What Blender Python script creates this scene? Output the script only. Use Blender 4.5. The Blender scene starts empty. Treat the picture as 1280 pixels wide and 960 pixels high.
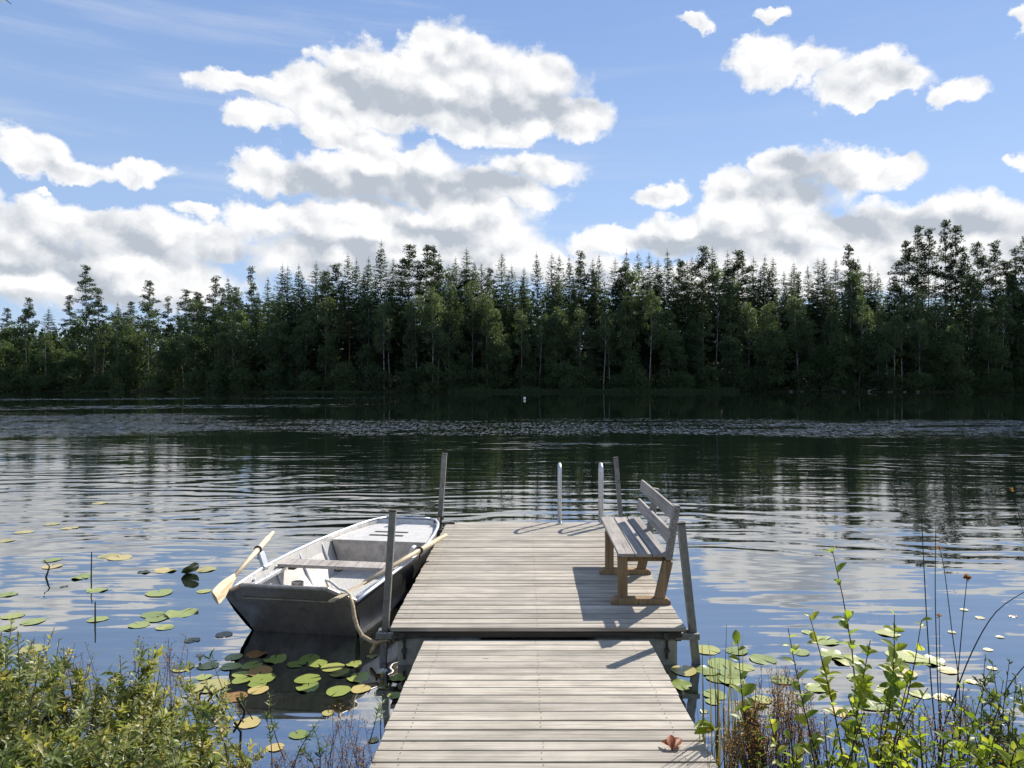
import bpy, bmesh, math, random
import numpy as np
from mathutils import Vector, Matrix
R = math.radians
scene = bpy.context.scene
COL = scene.collection
F = 900.0; VX = 655.0; HY = 476.0; CAMZ = 2.33      # lens in photo pixels, vanishing point, eye height over the water

def P(px, py, d):
    """point d metres out along the jetty's direction that is seen at photo pixel px, py"""
    return Vector(((px - VX) / F * d, d, CAMZ - (py - HY) / F * d))
def PZ(px, py, z):
    """point of the level z seen at photo pixel px, py"""
    return P(px, py, (CAMZ - z) * F / (py - HY))

# ---------------------------------------------------------------- materials
def new_mat(name):
    m = bpy.data.materials.new(name); m.use_nodes = True
    nt = m.node_tree
    return m, nt, nt.nodes['Principled BSDF'], nt.nodes['Material Output']
def nd(nt, t, **kw):
    n = nt.nodes.new(t)
    for k, v in kw.items():
        if k in n.inputs: n.inputs[k].default_value = v
        else: setattr(n, k, v)
    return n
def mth(nt, op, a, b=None, c=None, clamp=False):
    n = nt.nodes.new('ShaderNodeMath'); n.operation = op; n.use_clamp = clamp
    for i, v in enumerate((a, b, c)):
        if v is None: continue
        if isinstance(v, (int, float)): n.inputs[i].default_value = v
        else: nt.links.new(v, n.inputs[i])
    return n.outputs[0]
def ramp(nt, fac, stops, interp='LINEAR'):
    n = nt.nodes.new('ShaderNodeValToRGB'); cr = n.color_ramp; cr.interpolation = interp
    while len(cr.elements) < len(stops): cr.elements.new(0.5)
    for e, (p, c) in zip(cr.elements, stops):
        e.position = p; e.color = (*c, 1) if len(c) == 3 else c
    nt.links.new(fac, n.inputs[0]); return n.outputs[0]
def mix(nt, fac, a, b, mode='MIX'):
    n = nt.nodes.new('ShaderNodeMix'); n.data_type = 'RGBA'; n.blend_type = mode
    for s, v in ((n.inputs[0], fac), (n.inputs[6], a), (n.inputs[7], b)):
        if isinstance(v, (int, float)): s.default_value = v
        elif isinstance(v, tuple): s.default_value = (*v, 1) if len(v) == 3 else v
        else: nt.links.new(v, s)
    return n.outputs[2]
def maprange(nt, v, a, b, c, d, smooth=True):
    n = nt.nodes.new('ShaderNodeMapRange'); n.interpolation_type = 'SMOOTHSTEP' if smooth else 'LINEAR'
    nt.links.new(v, n.inputs[0])
    for i, x in enumerate((a, b, c, d)): n.inputs[i + 1].default_value = x
    return n.outputs[0]
def noise(nt, vec, scale, detail=4, rough=0.55, dist=0.0):
    n = nd(nt, 'ShaderNodeTexNoise', Scale=scale, Detail=detail, Roughness=rough, Distortion=dist)
    if vec is not None: nt.links.new(vec, n.inputs['Vector'])
    return n.outputs['Fac']
def coords(nt, scale=(1, 1, 1), kind='Object', shift=None):
    t = nd(nt, 'ShaderNodeTexCoord'); m = nd(nt, 'ShaderNodeMapping')
    m.inputs['Scale'].default_value = scale
    nt.links.new(t.outputs[kind], m.inputs['Vector'])
    if shift is not None:
        c = nd(nt, 'ShaderNodeCombineXYZ')
        for i in range(3): nt.links.new(shift, c.inputs[i])
        nt.links.new(c.outputs[0], m.inputs['Location'])
    return m.outputs[0]
def attr(nt, name):
    a = nd(nt, 'ShaderNodeAttribute', attribute_name=name); return a.outputs['Fac']

def wood(name, c0, c1, c2, axis=0, rough=0.75, bump=0.35, fine=165.0, knots=True):
    """weathered timber, grain along one axis, every board with its own tone"""
    m, nt, b, o = new_mat(name)
    r = attr(nt, 'rnd')
    sh = mth(nt, 'MULTIPLY', r, 37.0)
    sc = [fine * .35] * 3; sc[axis] = 1.1
    g = noise(nt, coords(nt, tuple(sc), shift=sh), 1.0, 6, .62, .5)
    sc2 = [fine * 1.6] * 3; sc2[axis] = 5.0
    g2 = noise(nt, coords(nt, tuple(sc2), shift=sh), 1.0, 3, .6)
    blot = noise(nt, coords(nt, (2.2, 2.2, 2.2), shift=sh), 1.0, 4, .6)
    f = mth(nt, 'ADD', mth(nt, 'MULTIPLY', g, .62), mth(nt, 'MULTIPLY', g2, .38))
    col = ramp(nt, f, [(.34, c0), (.47, c1), (.62, c2)])
    tone = mth(nt, 'ADD', .80, mth(nt, 'MULTIPLY', r, .38))
    t2 = mth(nt, 'MULTIPLY', tone, maprange(nt, blot, .25, .75, .78, 1.16))
    cc = nd(nt, 'ShaderNodeCombineColor')
    for i in range(3): nt.links.new(t2, cc.inputs[i])
    col = mix(nt, 1.0, col, cc.outputs[0], 'MULTIPLY')
    if knots:
        sc3 = [9.0] * 3; sc3[axis] = 2.6
        v = nd(nt, 'ShaderNodeTexVoronoi', Scale=1.0); nt.links.new(coords(nt, tuple(sc3), shift=sh), v.inputs['Vector'])
        k = maprange(nt, v.outputs['Distance'], .03, .085, .75, 0)
        col = mix(nt, k, col, tuple(x * .42 for x in c0))
    nt.links.new(col, b.inputs['Base Color'])
    b.inputs['Roughness'].default_value = rough
    b.inputs['Specular IOR Level'].default_value = .25
    bp = nd(nt, 'ShaderNodeBump', Strength=bump, Distance=.004)
    nt.links.new(f, bp.inputs['Height']); nt.links.new(bp.outputs[0], b.inputs['Normal'])
    return m
def metal(name, c0, c1, rough=.42, metallic=.85, scale=9.0, bump=.05):
    m, nt, b, o = new_mat(name)
    n1 = noise(nt, coords(nt), scale, 7, .65, .4); n2 = noise(nt, coords(nt, (1, 1, .3)), scale * 5, 4, .6)
    f = mth(nt, 'ADD', mth(nt, 'MULTIPLY', n1, .65), mth(nt, 'MULTIPLY', n2, .35))
    nt.links.new(ramp(nt, f, [(.32, c0), (.66, c1)]), b.inputs['Base Color'])
    nt.links.new(maprange(nt, f, .3, .7, rough + .16, rough - .08), b.inputs['Roughness'])
    b.inputs['Metallic'].default_value = metallic
    bp = nd(nt, 'ShaderNodeBump', Strength=bump * 4, Distance=.004)
    nt.links.new(f, bp.inputs['Height']); nt.links.new(bp.outputs[0], b.inputs['Normal'])
    return m
def leafmat(name, stops, trans=.45, rough=.5, spec=.3, obj_rnd=0.0, boost=1.5):
    """leaves: colour from a per-leaf random value; light passes through"""
    m, nt, b, o = new_mat(name)
    f = attr(nt, 'rnd')
    if obj_rnd:
        oi = nd(nt, 'ShaderNodeObjectInfo')
        f = mth(nt, 'ADD', mth(nt, 'MULTIPLY', f, 1 - obj_rnd), mth(nt, 'MULTIPLY', oi.outputs['Random'], obj_rnd))
    col = ramp(nt, f, stops)
    nt.links.new(col, b.inputs['Base Color'])
    b.inputs['Roughness'].default_value = rough
    b.inputs['Specular IOR Level'].default_value = spec
    if trans > 0:
        t = nd(nt, 'ShaderNodeBsdfTranslucent')
        c2 = mix(nt, 1.0, col, (boost * 1.05, boost, boost * .45), 'MULTIPLY')
        nt.links.new(c2, t.inputs['Color'])
        ms = nd(nt, 'ShaderNodeMixShader', Fac=trans)
        nt.links.new(b.outputs[0], ms.inputs[1]); nt.links.new(t.outputs[0], ms.inputs[2])
        nt.links.new(ms.outputs[0], o.inputs['Surface'])
    return m
def plain(name, c0, c1, scale=6.0, rough=.7, spec=.3, bump=.3, stretch=(1, 1, 1)):
    m, nt, b, o = new_mat(name)
    f = noise(nt, coords(nt, stretch), scale, 6, .6, .3)
    nt.links.new(ramp(nt, f, [(.3, c0), (.7, c1)]), b.inputs['Base Color'])
    b.inputs['Roughness'].default_value = rough; b.inputs['Specular IOR Level'].default_value = spec
    bp = nd(nt, 'ShaderNodeBump', Strength=bump, Distance=.01)
    nt.links.new(f, bp.inputs['Height']); nt.links.new(bp.outputs[0], b.inputs['Normal'])
    return m

M = {}
M['deck'] = wood('sun bleached deck boards', (.15, .122, .09), (.36, .315, .25), (.49, .44, .365), 0)
M['bench_top'] = wood('greyed bench boards', (.12, .105, .09), (.30, .265, .23), (.43, .39, .345), 1)
M['bench_leg'] = wood('brown bench timber', (.10, .062, .03), (.25, .165, .085), (.36, .25, .14), 2, knots=False)
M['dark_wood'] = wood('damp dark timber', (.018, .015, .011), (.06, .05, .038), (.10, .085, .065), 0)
M['oar'] = wood('pale varnished oar wood', (.40, .29, .16), (.60, .48, .31), (.72, .60, .42), 1, rough=.45, fine=60, knots=False)
M['stake'] = wood('old brown stake', (.05, .03, .016), (.14, .085, .045), (.22, .14, .075), 2, knots=False)
M['alu'] = metal('dull bare aluminium', (.42, .43, .45), (.74, .75, .77), .44, .8)
M['alu_in'] = metal('pale oxidised aluminium', (.44, .41, .37), (.72, .69, .64), .5, .3)
M['seatbox'] = metal('brownish stained aluminium', (.30, .26, .22), (.56, .51, .45), .5, .3)
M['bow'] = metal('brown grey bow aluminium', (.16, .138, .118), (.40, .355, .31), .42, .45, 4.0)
M['hull'] = metal('shade darkened hull aluminium', (.07, .068, .066), (.24, .235, .23), .3, .8, 5.0)  # shade on the hull sides put into the colour, darker than the bow plate
M['galv'] = metal('galvanised steel', (.13, .125, .11), (.30, .29, .265), .5, .6, 14.0)
M['rail'] = metal('brushed ladder steel', (.50, .50, .50), (.74, .74, .74), .34, .9, 20.0)
M['iron'] = metal('dark iron fittings', (.03, .027, .022), (.12, .10, .08), .6, .5, 20.0)
M['concrete'] = plain('algae stained float', (.24, .225, .17), (.52, .49, .40), 7.0, .85, .2, .4)
M['rope'] = plain('tan frayed rope', (.28, .19, .10), (.58, .47, .32), 60.0, .9, .1, .6)
M['rope_white'] = plain('whitened rope', (.5, .47, .40), (.75, .72, .66), 60.0, .9, .1, .6)

# ---------------------------------------------------------------- mesh helpers
class MB:
    def __init__(s): s.v = []; s.f = []; s.r = []
    def add(s, vs, fs, r=None):
        o = len(s.v); r = random.random() if r is None else r
        s.v += [tuple(v) for v in vs]; s.r += [r] * len(vs)
        s.f += [tuple(i + o for i in f) for f in fs]; return s
    def box(s, c, size, rot=None, r=None, jit=0.0):
        hx, hy, hz = (x / 2 for x in size)
        vs = [Vector((x, y, z)) for z in (-hz, hz) for y in (-hy, hy) for x in (-hx, hx)]
        if jit: vs = [v + Vector([random.uniform(-jit, jit) for _ in range(3)]) for v in vs]
        if rot is not None: vs = [rot @ v for v in vs]
        return s.add([v + Vector(c) for v in vs], [(0, 2, 3, 1), (4, 5, 7, 6), (0, 1, 5, 4), (2, 6, 7, 3), (0, 4, 6, 2), (1, 3, 7, 5)], r)
    def bar(s, a, b, w, h, side=Vector((1, 0, 0)), r=None):
        """rectangular bar from a to b, w across 'side', h the other way"""
        a, b = Vector(a), Vector(b); d = (b - a).normalized()
        u = (side - d * side.dot(d)).normalized(); n = d.cross(u)
        vs = [p + u * x * w / 2 + n * y * h / 2 for p in (a, b) for y in (-1, 1) for x in (-1, 1)]
        return s.add(vs, [(0, 2, 3, 1), (4, 5, 7, 6), (0, 1, 5, 4), (2, 6, 7, 3), (0, 4, 6, 2), (1, 3, 7, 5)], r)
    def tube(s, pts, rad, n=8, cap=True, r=None, flat=1.0):
        pts = [Vector(p) for p in pts]; k = len(pts)
        rad = [rad] * k if isinstance(rad, (int, float)) else list(rad)
        vs = []; prev = None
        for i, p in enumerate(pts):
            d = (pts[min(i + 1, k - 1)] - pts[max(i - 1, 0)]).normalized()
            if prev is None:
                u = d.cross(Vector((0, 0, 1)))
                if u.length < .05: u = d.cross(Vector((0, 1, 0)))
            else: u = prev - d * prev.dot(d)
            u.normalize(); prev = u; w = d.cross(u)
            for j in range(n):
                a = 2 * math.pi * j / n
                vs.append(p + (u * math.cos(a) + w * math.sin(a) * flat) * rad[i])
        fs = [(i * n + j, i * n + (j + 1) % n, (i + 1) * n + (j + 1) % n, (i + 1) * n + j) for i in range(k - 1) for j in range(n)]
        if cap: fs += [tuple(range(n - 1, -1, -1)), tuple((k - 1) * n + j for j in range(n))]
        return s.add(vs, fs, r)
    def loft(s, rows, r=None, close=False):
        k, n = len(rows), len(rows[0])
        fs = [(i * n + j, i * n + j + 1, (i + 1) * n + j + 1, (i + 1) * n + j) for i in range(k - 1) for j in range(n - 1)]
        return s.add([v for row in rows for v in row], fs, r)
    def prism(s, poly, a, b, axis, r=None):
        """outline poly (2-D) pushed from a to b along axis 'x', 'y' or 'z'"""
        mk = {'x': lambda p, t: (t, p[0], p[1]), 'y': lambda p, t: (p[0], t, p[1]), 'z': lambda p, t: (p[0], p[1], t)}[axis]
        n = len(poly); vs = [mk(p, a) for p in poly] + [mk(p, b) for p in poly]
        fs = [tuple(range(n)), tuple(range(2 * n - 1, n - 1, -1))] + [(i, n + i, n + (i + 1) % n, (i + 1) % n) for i in range(n)]
        return s.add(vs, fs, r)
    def build(s, name, mat, parent=None, smooth=False, bevel=0.0, loc=None):
        me = bpy.data.meshes.new(name)
        vs = s.v if loc is None else [tuple(Vector(v) - Vector(loc)) for v in s.v]
        me.from_pydata(vs, [], s.f)
        a = me.attributes.new('rnd', 'FLOAT', 'POINT'); a.data.foreach_set('value', s.r)
        bm = bmesh.new(); bm.from_mesh(me)
        bmesh.ops.recalc_face_normals(bm, faces=bm.faces)
        if bevel:
            bmesh.ops.bevel(bm, geom=[e for e in bm.edges if len(e.link_faces) == 2 and e.calc_face_angle(0) > .6], offset=bevel, segments=1, affect='EDGES', clamp_overlap=True)
        bm.to_mesh(me); bm.free()
        if smooth: me.shade_smooth()
        me.materials.append(mat)
        o = bpy.data.objects.new(name, me); COL.objects.link(o)
        if loc is not None and parent is None: o.location = loc
        if parent: o.parent = parent
        return o
def np_mesh(name, V, faces, rnd, mat, parent=None, smooth=False):
    """V (n,3) array, faces (m,3|4) array, rnd per vertex"""
    me = bpy.data.meshes.new(name); V = np.asarray(V, np.float32); faces = np.asarray(faces, np.int32)
    m, k = faces.shape
    me.vertices.add(len(V)); me.vertices.foreach_set('co', V.ravel())
    me.loops.add(m * k); me.loops.foreach_set('vertex_index', faces.ravel())
    me.polygons.add(m); me.polygons.foreach_set('loop_start', np.arange(m, dtype=np.int32) * k)
    me.update(calc_edges=True); me.validate()
    a = me.attributes.new('rnd', 'FLOAT', 'POINT'); a.data.foreach_set('value', np.asarray(rnd, np.float32))
    if smooth: me.shade_smooth()
    me.materials.append(mat)
    o = bpy.data.objects.new(name, me); COL.objects.link(o)
    if parent: o.parent = parent
    return o
def tag(o, label=None, cat=None, group=None, kind=None):
    for k, v in (('label', label), ('category', cat), ('group', group), ('kind', kind)):
        if v: o[k] = v
    return o
def thing(name, label, cat, loc=(0, 0, 0), group=None):
    o = bpy.data.objects.new(name, None); COL.objects.link(o); o.location = loc; o.empty_display_size = .2
    return tag(o, label, cat, group)
def copy_tree(o, parent=None):
    c = o.copy(); COL.objects.link(c)
    if parent: c.parent = parent
    for ch in list(o.children): copy_tree(ch, c)
    return c
def unit(a): return a / np.maximum(np.linalg.norm(a, axis=-1, keepdims=True), 1e-9)
def leaves(B, D, N, L, W, prof=((0, .12), (.22, .8), (.5, 1.0), (.78, .68), (1, .04)), fold=.22, curl=.25):
    """leaf blades as arrays: base, direction, normal, length, width -> verts, quads, leaf index per vertex"""
    D = unit(D); S = unit(np.cross(D, N)); N = np.cross(S, D)
    n = len(B); k = len(prof); V = np.zeros((n, k, 3, 3)); L = L[:, None]; W = W[:, None]
    for i, (t, w) in enumerate(prof):
        c = B + D * L * t - N * L * curl * t * t
        V[:, i, 1] = c
        V[:, i, 0] = c - S * W * w / 2 + N * W * fold * w
        V[:, i, 2] = c + S * W * w / 2 + N * W * fold * w
    base = np.array([(i * 3 + j, i * 3 + j + 1, (i + 1) * 3 + j + 1, (i + 1) * 3 + j) for i in range(k - 1) for j in range(2)])
    Fc = (base[None] + (np.arange(n) * k * 3)[:, None, None]).reshape(-1, 4)
    return V.reshape(-1, 3), Fc, np.repeat(np.arange(n), k * 3)
OVAL = ((0, .12), (.3, .9), (.6, 1.0), (1, .06))
# ---------------------------------------------------------------- camera, sun, sky
cam = bpy.data.cameras.new('camera'); co = bpy.data.objects.new('camera', cam); COL.objects.link(co)
co.location = (0, 0, CAMZ); co.rotation_euler = (R(90), 0, 0)
cam.sensor_width = 36; cam.lens = 36 * F / 1280
cam.shift_x = -(VX - 640) / 1280; cam.shift_y = -(480 - HY) / 1280
cam.clip_start = .05; cam.clip_end = 6000
scene.camera = co

SUN_AZ, SUN_EL = 41.0, 41.0
sv = Vector((math.sin(R(SUN_AZ)) * math.cos(R(SUN_EL)), math.cos(R(SUN_AZ)) * math.cos(R(SUN_EL)), math.sin(R(SUN_EL))))
sl = bpy.data.lights.new('sun', 'SUN'); sl.energy = 5.0; sl.angle = R(.5); sl.color = (1, .95, .87)
so = bpy.data.objects.new('sun', sl); COL.objects.link(so); so.location = sv * 60
so.rotation_euler = sv.to_track_quat('Z', 'Y').to_euler()

w = bpy.data.worlds.new('World'); scene.world = w; w.use_nodes = True
nt = w.node_tree; bg = nt.nodes['Background']
sky = nd(nt, 'ShaderNodeTexSky', sky_type='NISHITA', sun_disc=False)
sky.sun_elevation = R(SUN_EL); sky.sun_rotation = R(SUN_AZ); sky.altitude = 50
sky.air_density = 1.0; sky.dust_density = .05; sky.ozone_density = 2.0
SKY = .1
tc = nd(nt, 'ShaderNodeTexCoord'); sep = nd(nt, 'ShaderNodeSeparateXYZ'); nt.links.new(tc.outputs['Generated'], sep.inputs[0])
X, Y, Z = sep.outputs
az = mth(nt, 'ARCTAN2', X, Y)
hd = mth(nt, 'SQRT', mth(nt, 'ADD', mth(nt, 'ADD', mth(nt, 'MULTIPLY', X, X), mth(nt, 'MULTIPLY', Y, Y)), 1e-6))
el = mth(nt, 'ABSOLUTE', mth(nt, 'DIVIDE', Z, hd))
cmb = nd(nt, 'ShaderNodeCombineXYZ'); nt.links.new(az, cmb.inputs[0]); nt.links.new(el, cmb.inputs[1])
p0 = cmb.outputs[0]                               # bearing and rise of the view ray: the sky's own chart
def vec(op, a, b, out=0):
    n = nd(nt, 'ShaderNodeVectorMath', operation=op)
    for i, v in enumerate((a, b)):
        if v is None: continue
        if isinstance(v, tuple): n.inputs[i].default_value = v
        else: nt.links.new(v, n.inputs[i])
    return n.outputs['Value'] if op in ('LENGTH',) else n.outputs[0]
nz = nd(nt, 'ShaderNodeTexNoise', Scale=9.0, Detail=5.0, Roughness=.6); nt.links.new(p0, nz.inputs['Vector'])
nz2 = nd(nt, 'ShaderNodeTexNoise', Scale=30.0, Detail=9.0, Roughness=.64); nt.links.new(p0, nz2.inputs['Vector'])
def scaled(v, k):
    n = nd(nt, 'ShaderNodeVectorMath', operation='SCALE'); nt.links.new(v, n.inputs[0]); n.inputs['Scale'].default_value = k; return n.outputs[0]
wob = vec('ADD', scaled(vec('SUBTRACT', nz.outputs['Color'], (.5, .5, .5)), .075), scaled(vec('SUBTRACT', nz2.outputs['Color'], (.5, .5, .5)), .034))
p1 = vec('ADD', p0, wob)
def ell(px, py, rx, ry):
    u, v = (px - VX) / F, (HY - py) / F
    return (math.atan(u), v / math.sqrt(1 + u * u), 0), (F * (1 + u * u) / rx, F * math.sqrt(1 + u * u) / ry, 0)
def blobs(lst, p, k=.05):
    out = None
    for b in lst:
        c, s = ell(*b[:4])
        ln = vec('LENGTH', vec('MULTIPLY', vec('SUBTRACT', p, c), s), None)
        v = mth(nt, 'SUBTRACT', 1.0, ln)
        if len(b) > 4: v = mth(nt, 'MULTIPLY', v, b[4])
        out = v if out is None else mth(nt, 'SMOOTH_MAX', out, v, k)
    return out
CLOUD = [ # x, y, half width, half height in photo pixels
 (540,60,50,48),(470,88,95,45),(575,95,110,55),(660,110,80,50),(400,105,75,32),(310,105,80,18),(560,136,200,34),(715,150,70,27),(420,130,120,28),(620,160,120,18),(330,150,60,22),(440,165,80,26),(445,180,45,14),
 (350,215,70,32),(440,215,110,42),(530,205,60,30),(560,235,140,32),(670,210,70,26),(620,240,90,24),(660,252,30,16),
 (340,270,80,34),(450,275,150,40),(590,275,90,38),(520,320,260,60),(625,300,55,30),
 (30,185,62,38),(85,205,70,20),(180,215,60,18),(60,200,100,14),(245,260,32,12),(60,238,14,6),
 (95,275,110,34),(30,290,110,45),(180,295,110,38),(250,300,90,32),(100,340,300,50),(-40,265,70,40),
 (950,70,58,36),(1000,85,70,30),(1080,100,90,34),(1120,100,60,26),(1200,118,46,20),(1090,125,40,14),(875,23,22,14),(970,18,28,10),(1285,30,30,22),(1300,190,35,14),
 (832,240,40,19),(905,235,40,32),(985,215,55,36),(1060,212,90,34),(1115,205,50,24),(960,255,110,36),
 (760,300,70,26),(860,290,110,34),(960,300,140,42),(1150,265,90,36),(1100,290,150,42),(1230,280,100,44),(1180,330,180,50),(960,350,320,40),(1330,290,110,60),(705,330,60,24),
 (-180,200,120,45),(-190,90,160,40),(1480,180,140,60),(1420,330,180,60),(1500,60,120,40),(-160,330,150,60)]
SHADE = [(560,128,185,36),(450,112,95,24),(690,142,70,22),(500,238,165,30),(600,230,80,22),(400,225,70,24),(90,305,240,26),(20,330,120,18),(1000,235,70,26),(985,205,26,18),(1090,285,150,30),(920,310,110,22),(1230,325,150,26),(420,312,170,20),(560,292,80,18),(850,300,60,14),(560,345,240,20),(1330,320,100,40),(140,372,220,14)]
def billow(off, scale=13.0, det=1.0):
    v = nd(nt, 'ShaderNodeTexVoronoi', feature='SMOOTH_F1', voronoi_dimensions='2D', Scale=scale, Detail=det, Roughness=.5, Smoothness=.35)
    mpv = nd(nt, 'ShaderNodeMapping'); mpv.inputs['Scale'].default_value = (1, 1.25, 1); mpv.inputs['Location'].default_value = off
    nt.links.new(vec('ADD', p0, scaled(wob, .45)), mpv.inputs[0]); nt.links.new(mpv.outputs[0], v.inputs['Vector'])
    return mth(nt, 'SUBTRACT', .62, v.outputs['Distance'])
bil = billow((0, 0, 0))
body = blobs(CLOUD, p1)
dens = mth(nt, 'ADD', body, mth(nt, 'MULTIPLY', mth(nt, 'ADD', mth(nt, 'MULTIPLY', bil, .44), mth(nt, 'MULTIPLY', mth(nt, 'SUBTRACT', nz2.outputs['Fac'], .47), .95)), maprange(nt, body, .10, .45, 1, .2)))
# the rest of the sky, outside the part the photo shows: scattered fair-weather clouds
gn = nd(nt, 'ShaderNodeTexNoise', Scale=2.6, Detail=7.0, Roughness=.58)
nt.links.new(tc.outputs['Generated'], gn.inputs['Vector'])
out = mth(nt, 'MAXIMUM', maprange(nt, mth(nt, 'ABSOLUTE', az), .74, .95, 0, 1), maprange(nt, el, .58, .8, 0, 1))
wild = mth(nt, 'MULTIPLY', mth(nt, 'MULTIPLY', mth(nt, 'SUBTRACT', gn.outputs['Fac'], .52), 3.2), out)
dens = mth(nt, 'MAXIMUM', dens, mth(nt, 'SUBTRACT', wild, mth(nt, 'MULTIPLY', mth(nt, 'SUBTRACT', 1.0, out), 3.0)))
alpha = maprange(nt, dens, .06, .40, 0, 1)
core = maprange(nt, dens, .05, .8, 0, 1)
sh = mth(nt, 'ADD', blobs(SHADE, vec('ADD', p0, scaled(wob, .9)), .3), mth(nt, 'ADD', mth(nt, 'MULTIPLY', mth(nt, 'SUBTRACT', nz2.outputs['Fac'], .5), 1.0), mth(nt, 'MULTIPLY', bil, -.5)))
shade = maprange(nt, sh, -.5, 1.15, 0, 1)
nz3 = nd(nt, 'ShaderNodeTexNoise', Scale=20.0, Detail=6.0, Roughness=.6)
nt.links.new(vec('ADD', p1, (3.1, 1.7, .4)), nz3.inputs['Vector'])
puff = maprange(nt, nz3.outputs['Fac'], .42, .64, 0, 1)
shade = mth(nt, 'MAXIMUM', shade, mth(nt, 'MULTIPLY', mth(nt, 'MULTIPLY', puff, core), .22))
def rl(off):
    n = nd(nt, 'ShaderNodeTexNoise', Scale=17.0, Detail=7.0, Roughness=.6); nt.links.new(vec('ADD', p1, off), n.inputs['Vector']); return n.outputs['Fac']
relief = mth(nt, 'ADD', mth(nt, 'MULTIPLY', mth(nt, 'SUBTRACT', rl((.007, .014, 0)), rl((0, 0, 0))), 1.6), mth(nt, 'MULTIPLY', mth(nt, 'SUBTRACT', billow((.008, .015, 0)), bil), 1.5))
shade = mth(nt, 'ADD', shade, mth(nt, 'MULTIPLY', relief, mth(nt, 'ADD', .5, mth(nt, 'MULTIPLY', core, .5))), clamp=True)
CW = 7.2
ccol = mix(nt, shade, (CW, CW, CW * 1.005), (CW * .50, CW * .55, CW * .625))
cir = nd(nt, 'ShaderNodeTexNoise', Scale=1.0, Detail=5.0, Roughness=.6)
mp = nd(nt, 'ShaderNodeMapping'); mp.inputs['Scale'].default_value = (2.2, 22, 1); mp.inputs['Rotation'].default_value = (0, 0, R(4))
nt.links.new(p0, mp.inputs['Vector']); nt.links.new(mp.outputs[0], cir.inputs['Vector'])
streak = mth(nt, 'MULTIPLY', maprange(nt, cir.outputs['Fac'], .45, .8, 0, .35), maprange(nt, az, -.1, .3, 1, .25))
base = mix(nt, 1.0, sky.outputs[0], (1.42, 1.28, 1.30), 'MULTIPLY')
grad = mix(nt, maprange(nt, el, .15, .6, 0, 1), (2.55, 3.7, 5.7), (1.6, 2.7, 5.1))
base = mix(nt, .75, base, grad)
base = mix(nt, streak, base, (CW * .8, CW * .84, CW * .9))
fin = mix(nt, alpha, base, ccol)
nt.links.new(fin, bg.inputs['Color']); bg.inputs['Strength'].default_value = SKY
w.cycles.sampling_method = 'MANUAL'; w.cycles.sample_map_resolution = 512

vs = scene.view_settings
vs.view_transform = 'Standard'; vs.look = 'None'; vs.gamma = 1; vs.exposure = 0.5; vs.use_curve_mapping = False
scene.cycles.max_bounces = 6; scene.cycles.transparent_max_bounces = 4
scene.cycles.use_denoising = True
scene.cycles.caustics_reflective = False; scene.cycles.caustics_refractive = False

# ---------------------------------------------------------------- ground and water
def shore(x):     # how far out the near bank reaches
    return 3.55 + .25 * math.sin(x * 1.3 + .5) + .5 * max(0, abs(x) - 1.6) * .35
def ground_z(x, y):
    s = shore(x)
    if y < s + 3: 
        t = (s - y)
        near = .30 * max(-4, t) if t < 0 else .22 * t + .02 * t * t
        near = min(near, 1.6)
    else: near = -1.4
    far = 0
    if y > 60:
        f = 150 + 3 * math.sin(x * .045) + 1.5 * math.sin(x * .13 + 1) + (6 if x < -60 else 0) * min(1, (-60 - x) / 30 if x < -60 else 0)
        t = y - f
        far = max(-1.4, .12 * t) if t < 0 else min(.35 + .10 * t, 16) if t > 2 else .28 * t
        return far
    return max(near, -1.4)
ys = [-60, -30, -15, -8, -5, -3] + list(np.arange(-2, 9, .3)) + [10, 15, 25, 40, 70, 110, 130, 140, 144] + list(np.arange(146, 176, 1.5)) + [180, 190, 205, 230, 260, 320, 450, 700, 1200, 2500]
xs = [-2500, -1200, -600, -400, -300, -220] + list(np.arange(-180, -12, 6)) + list(np.arange(-12, 12, .5)) + list(np.arange(12, 181, 6)) + [220, 300, 400, 600, 1200, 2500]
b = MB()
rnd = random.Random(3)
b.loft([[(x, y, ground_z(x, y) + (rnd.uniform(-.03, .03) if y < 9 else 0)) for x in xs] for y in ys])
g = b.build('ground', plain('dark mossy soil', (.02, .016, .01), (.06, .06, .025), 5.0, .95, .1, .6), smooth=True)
tag(g, 'dark mossy bank and lake shore', 'ground', kind='structure')

m, nt2, pb, mo = new_mat('dark lake water')
pb.inputs['Base Color'].default_value = (.005, .009, .006, 1)
pb.inputs['Roughness'].default_value = .012
pb.inputs['IOR'].default_value = 6.5
def wn(scale, sx, sy, detail, seedx=0.0, rough=.5):
    t = nd(nt2, 'ShaderNodeTexCoord'); mpp = nd(nt2, 'ShaderNodeMapping')
    mpp.inputs['Scale'].default_value = (sx, sy, 1); mpp.inputs['Location'].default_value = (seedx, seedx * .37, 0)
    mpp.inputs['Rotation'].default_value = (0, 0, R(seedx % 7 - 3))
    nt2.links.new(t.outputs['Object'], mpp.inputs[0])
    return noise(nt2, mpp.outputs[0], scale, detail, rough)
tco = nd(nt2, 'ShaderNodeTexCoord'); sp = nd(nt2, 'ShaderNodeSeparateXYZ'); nt2.links.new(tco.outputs['Object'], sp.inputs[0])
wx, wy = sp.outputs[0], sp.outputs[1]
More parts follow.
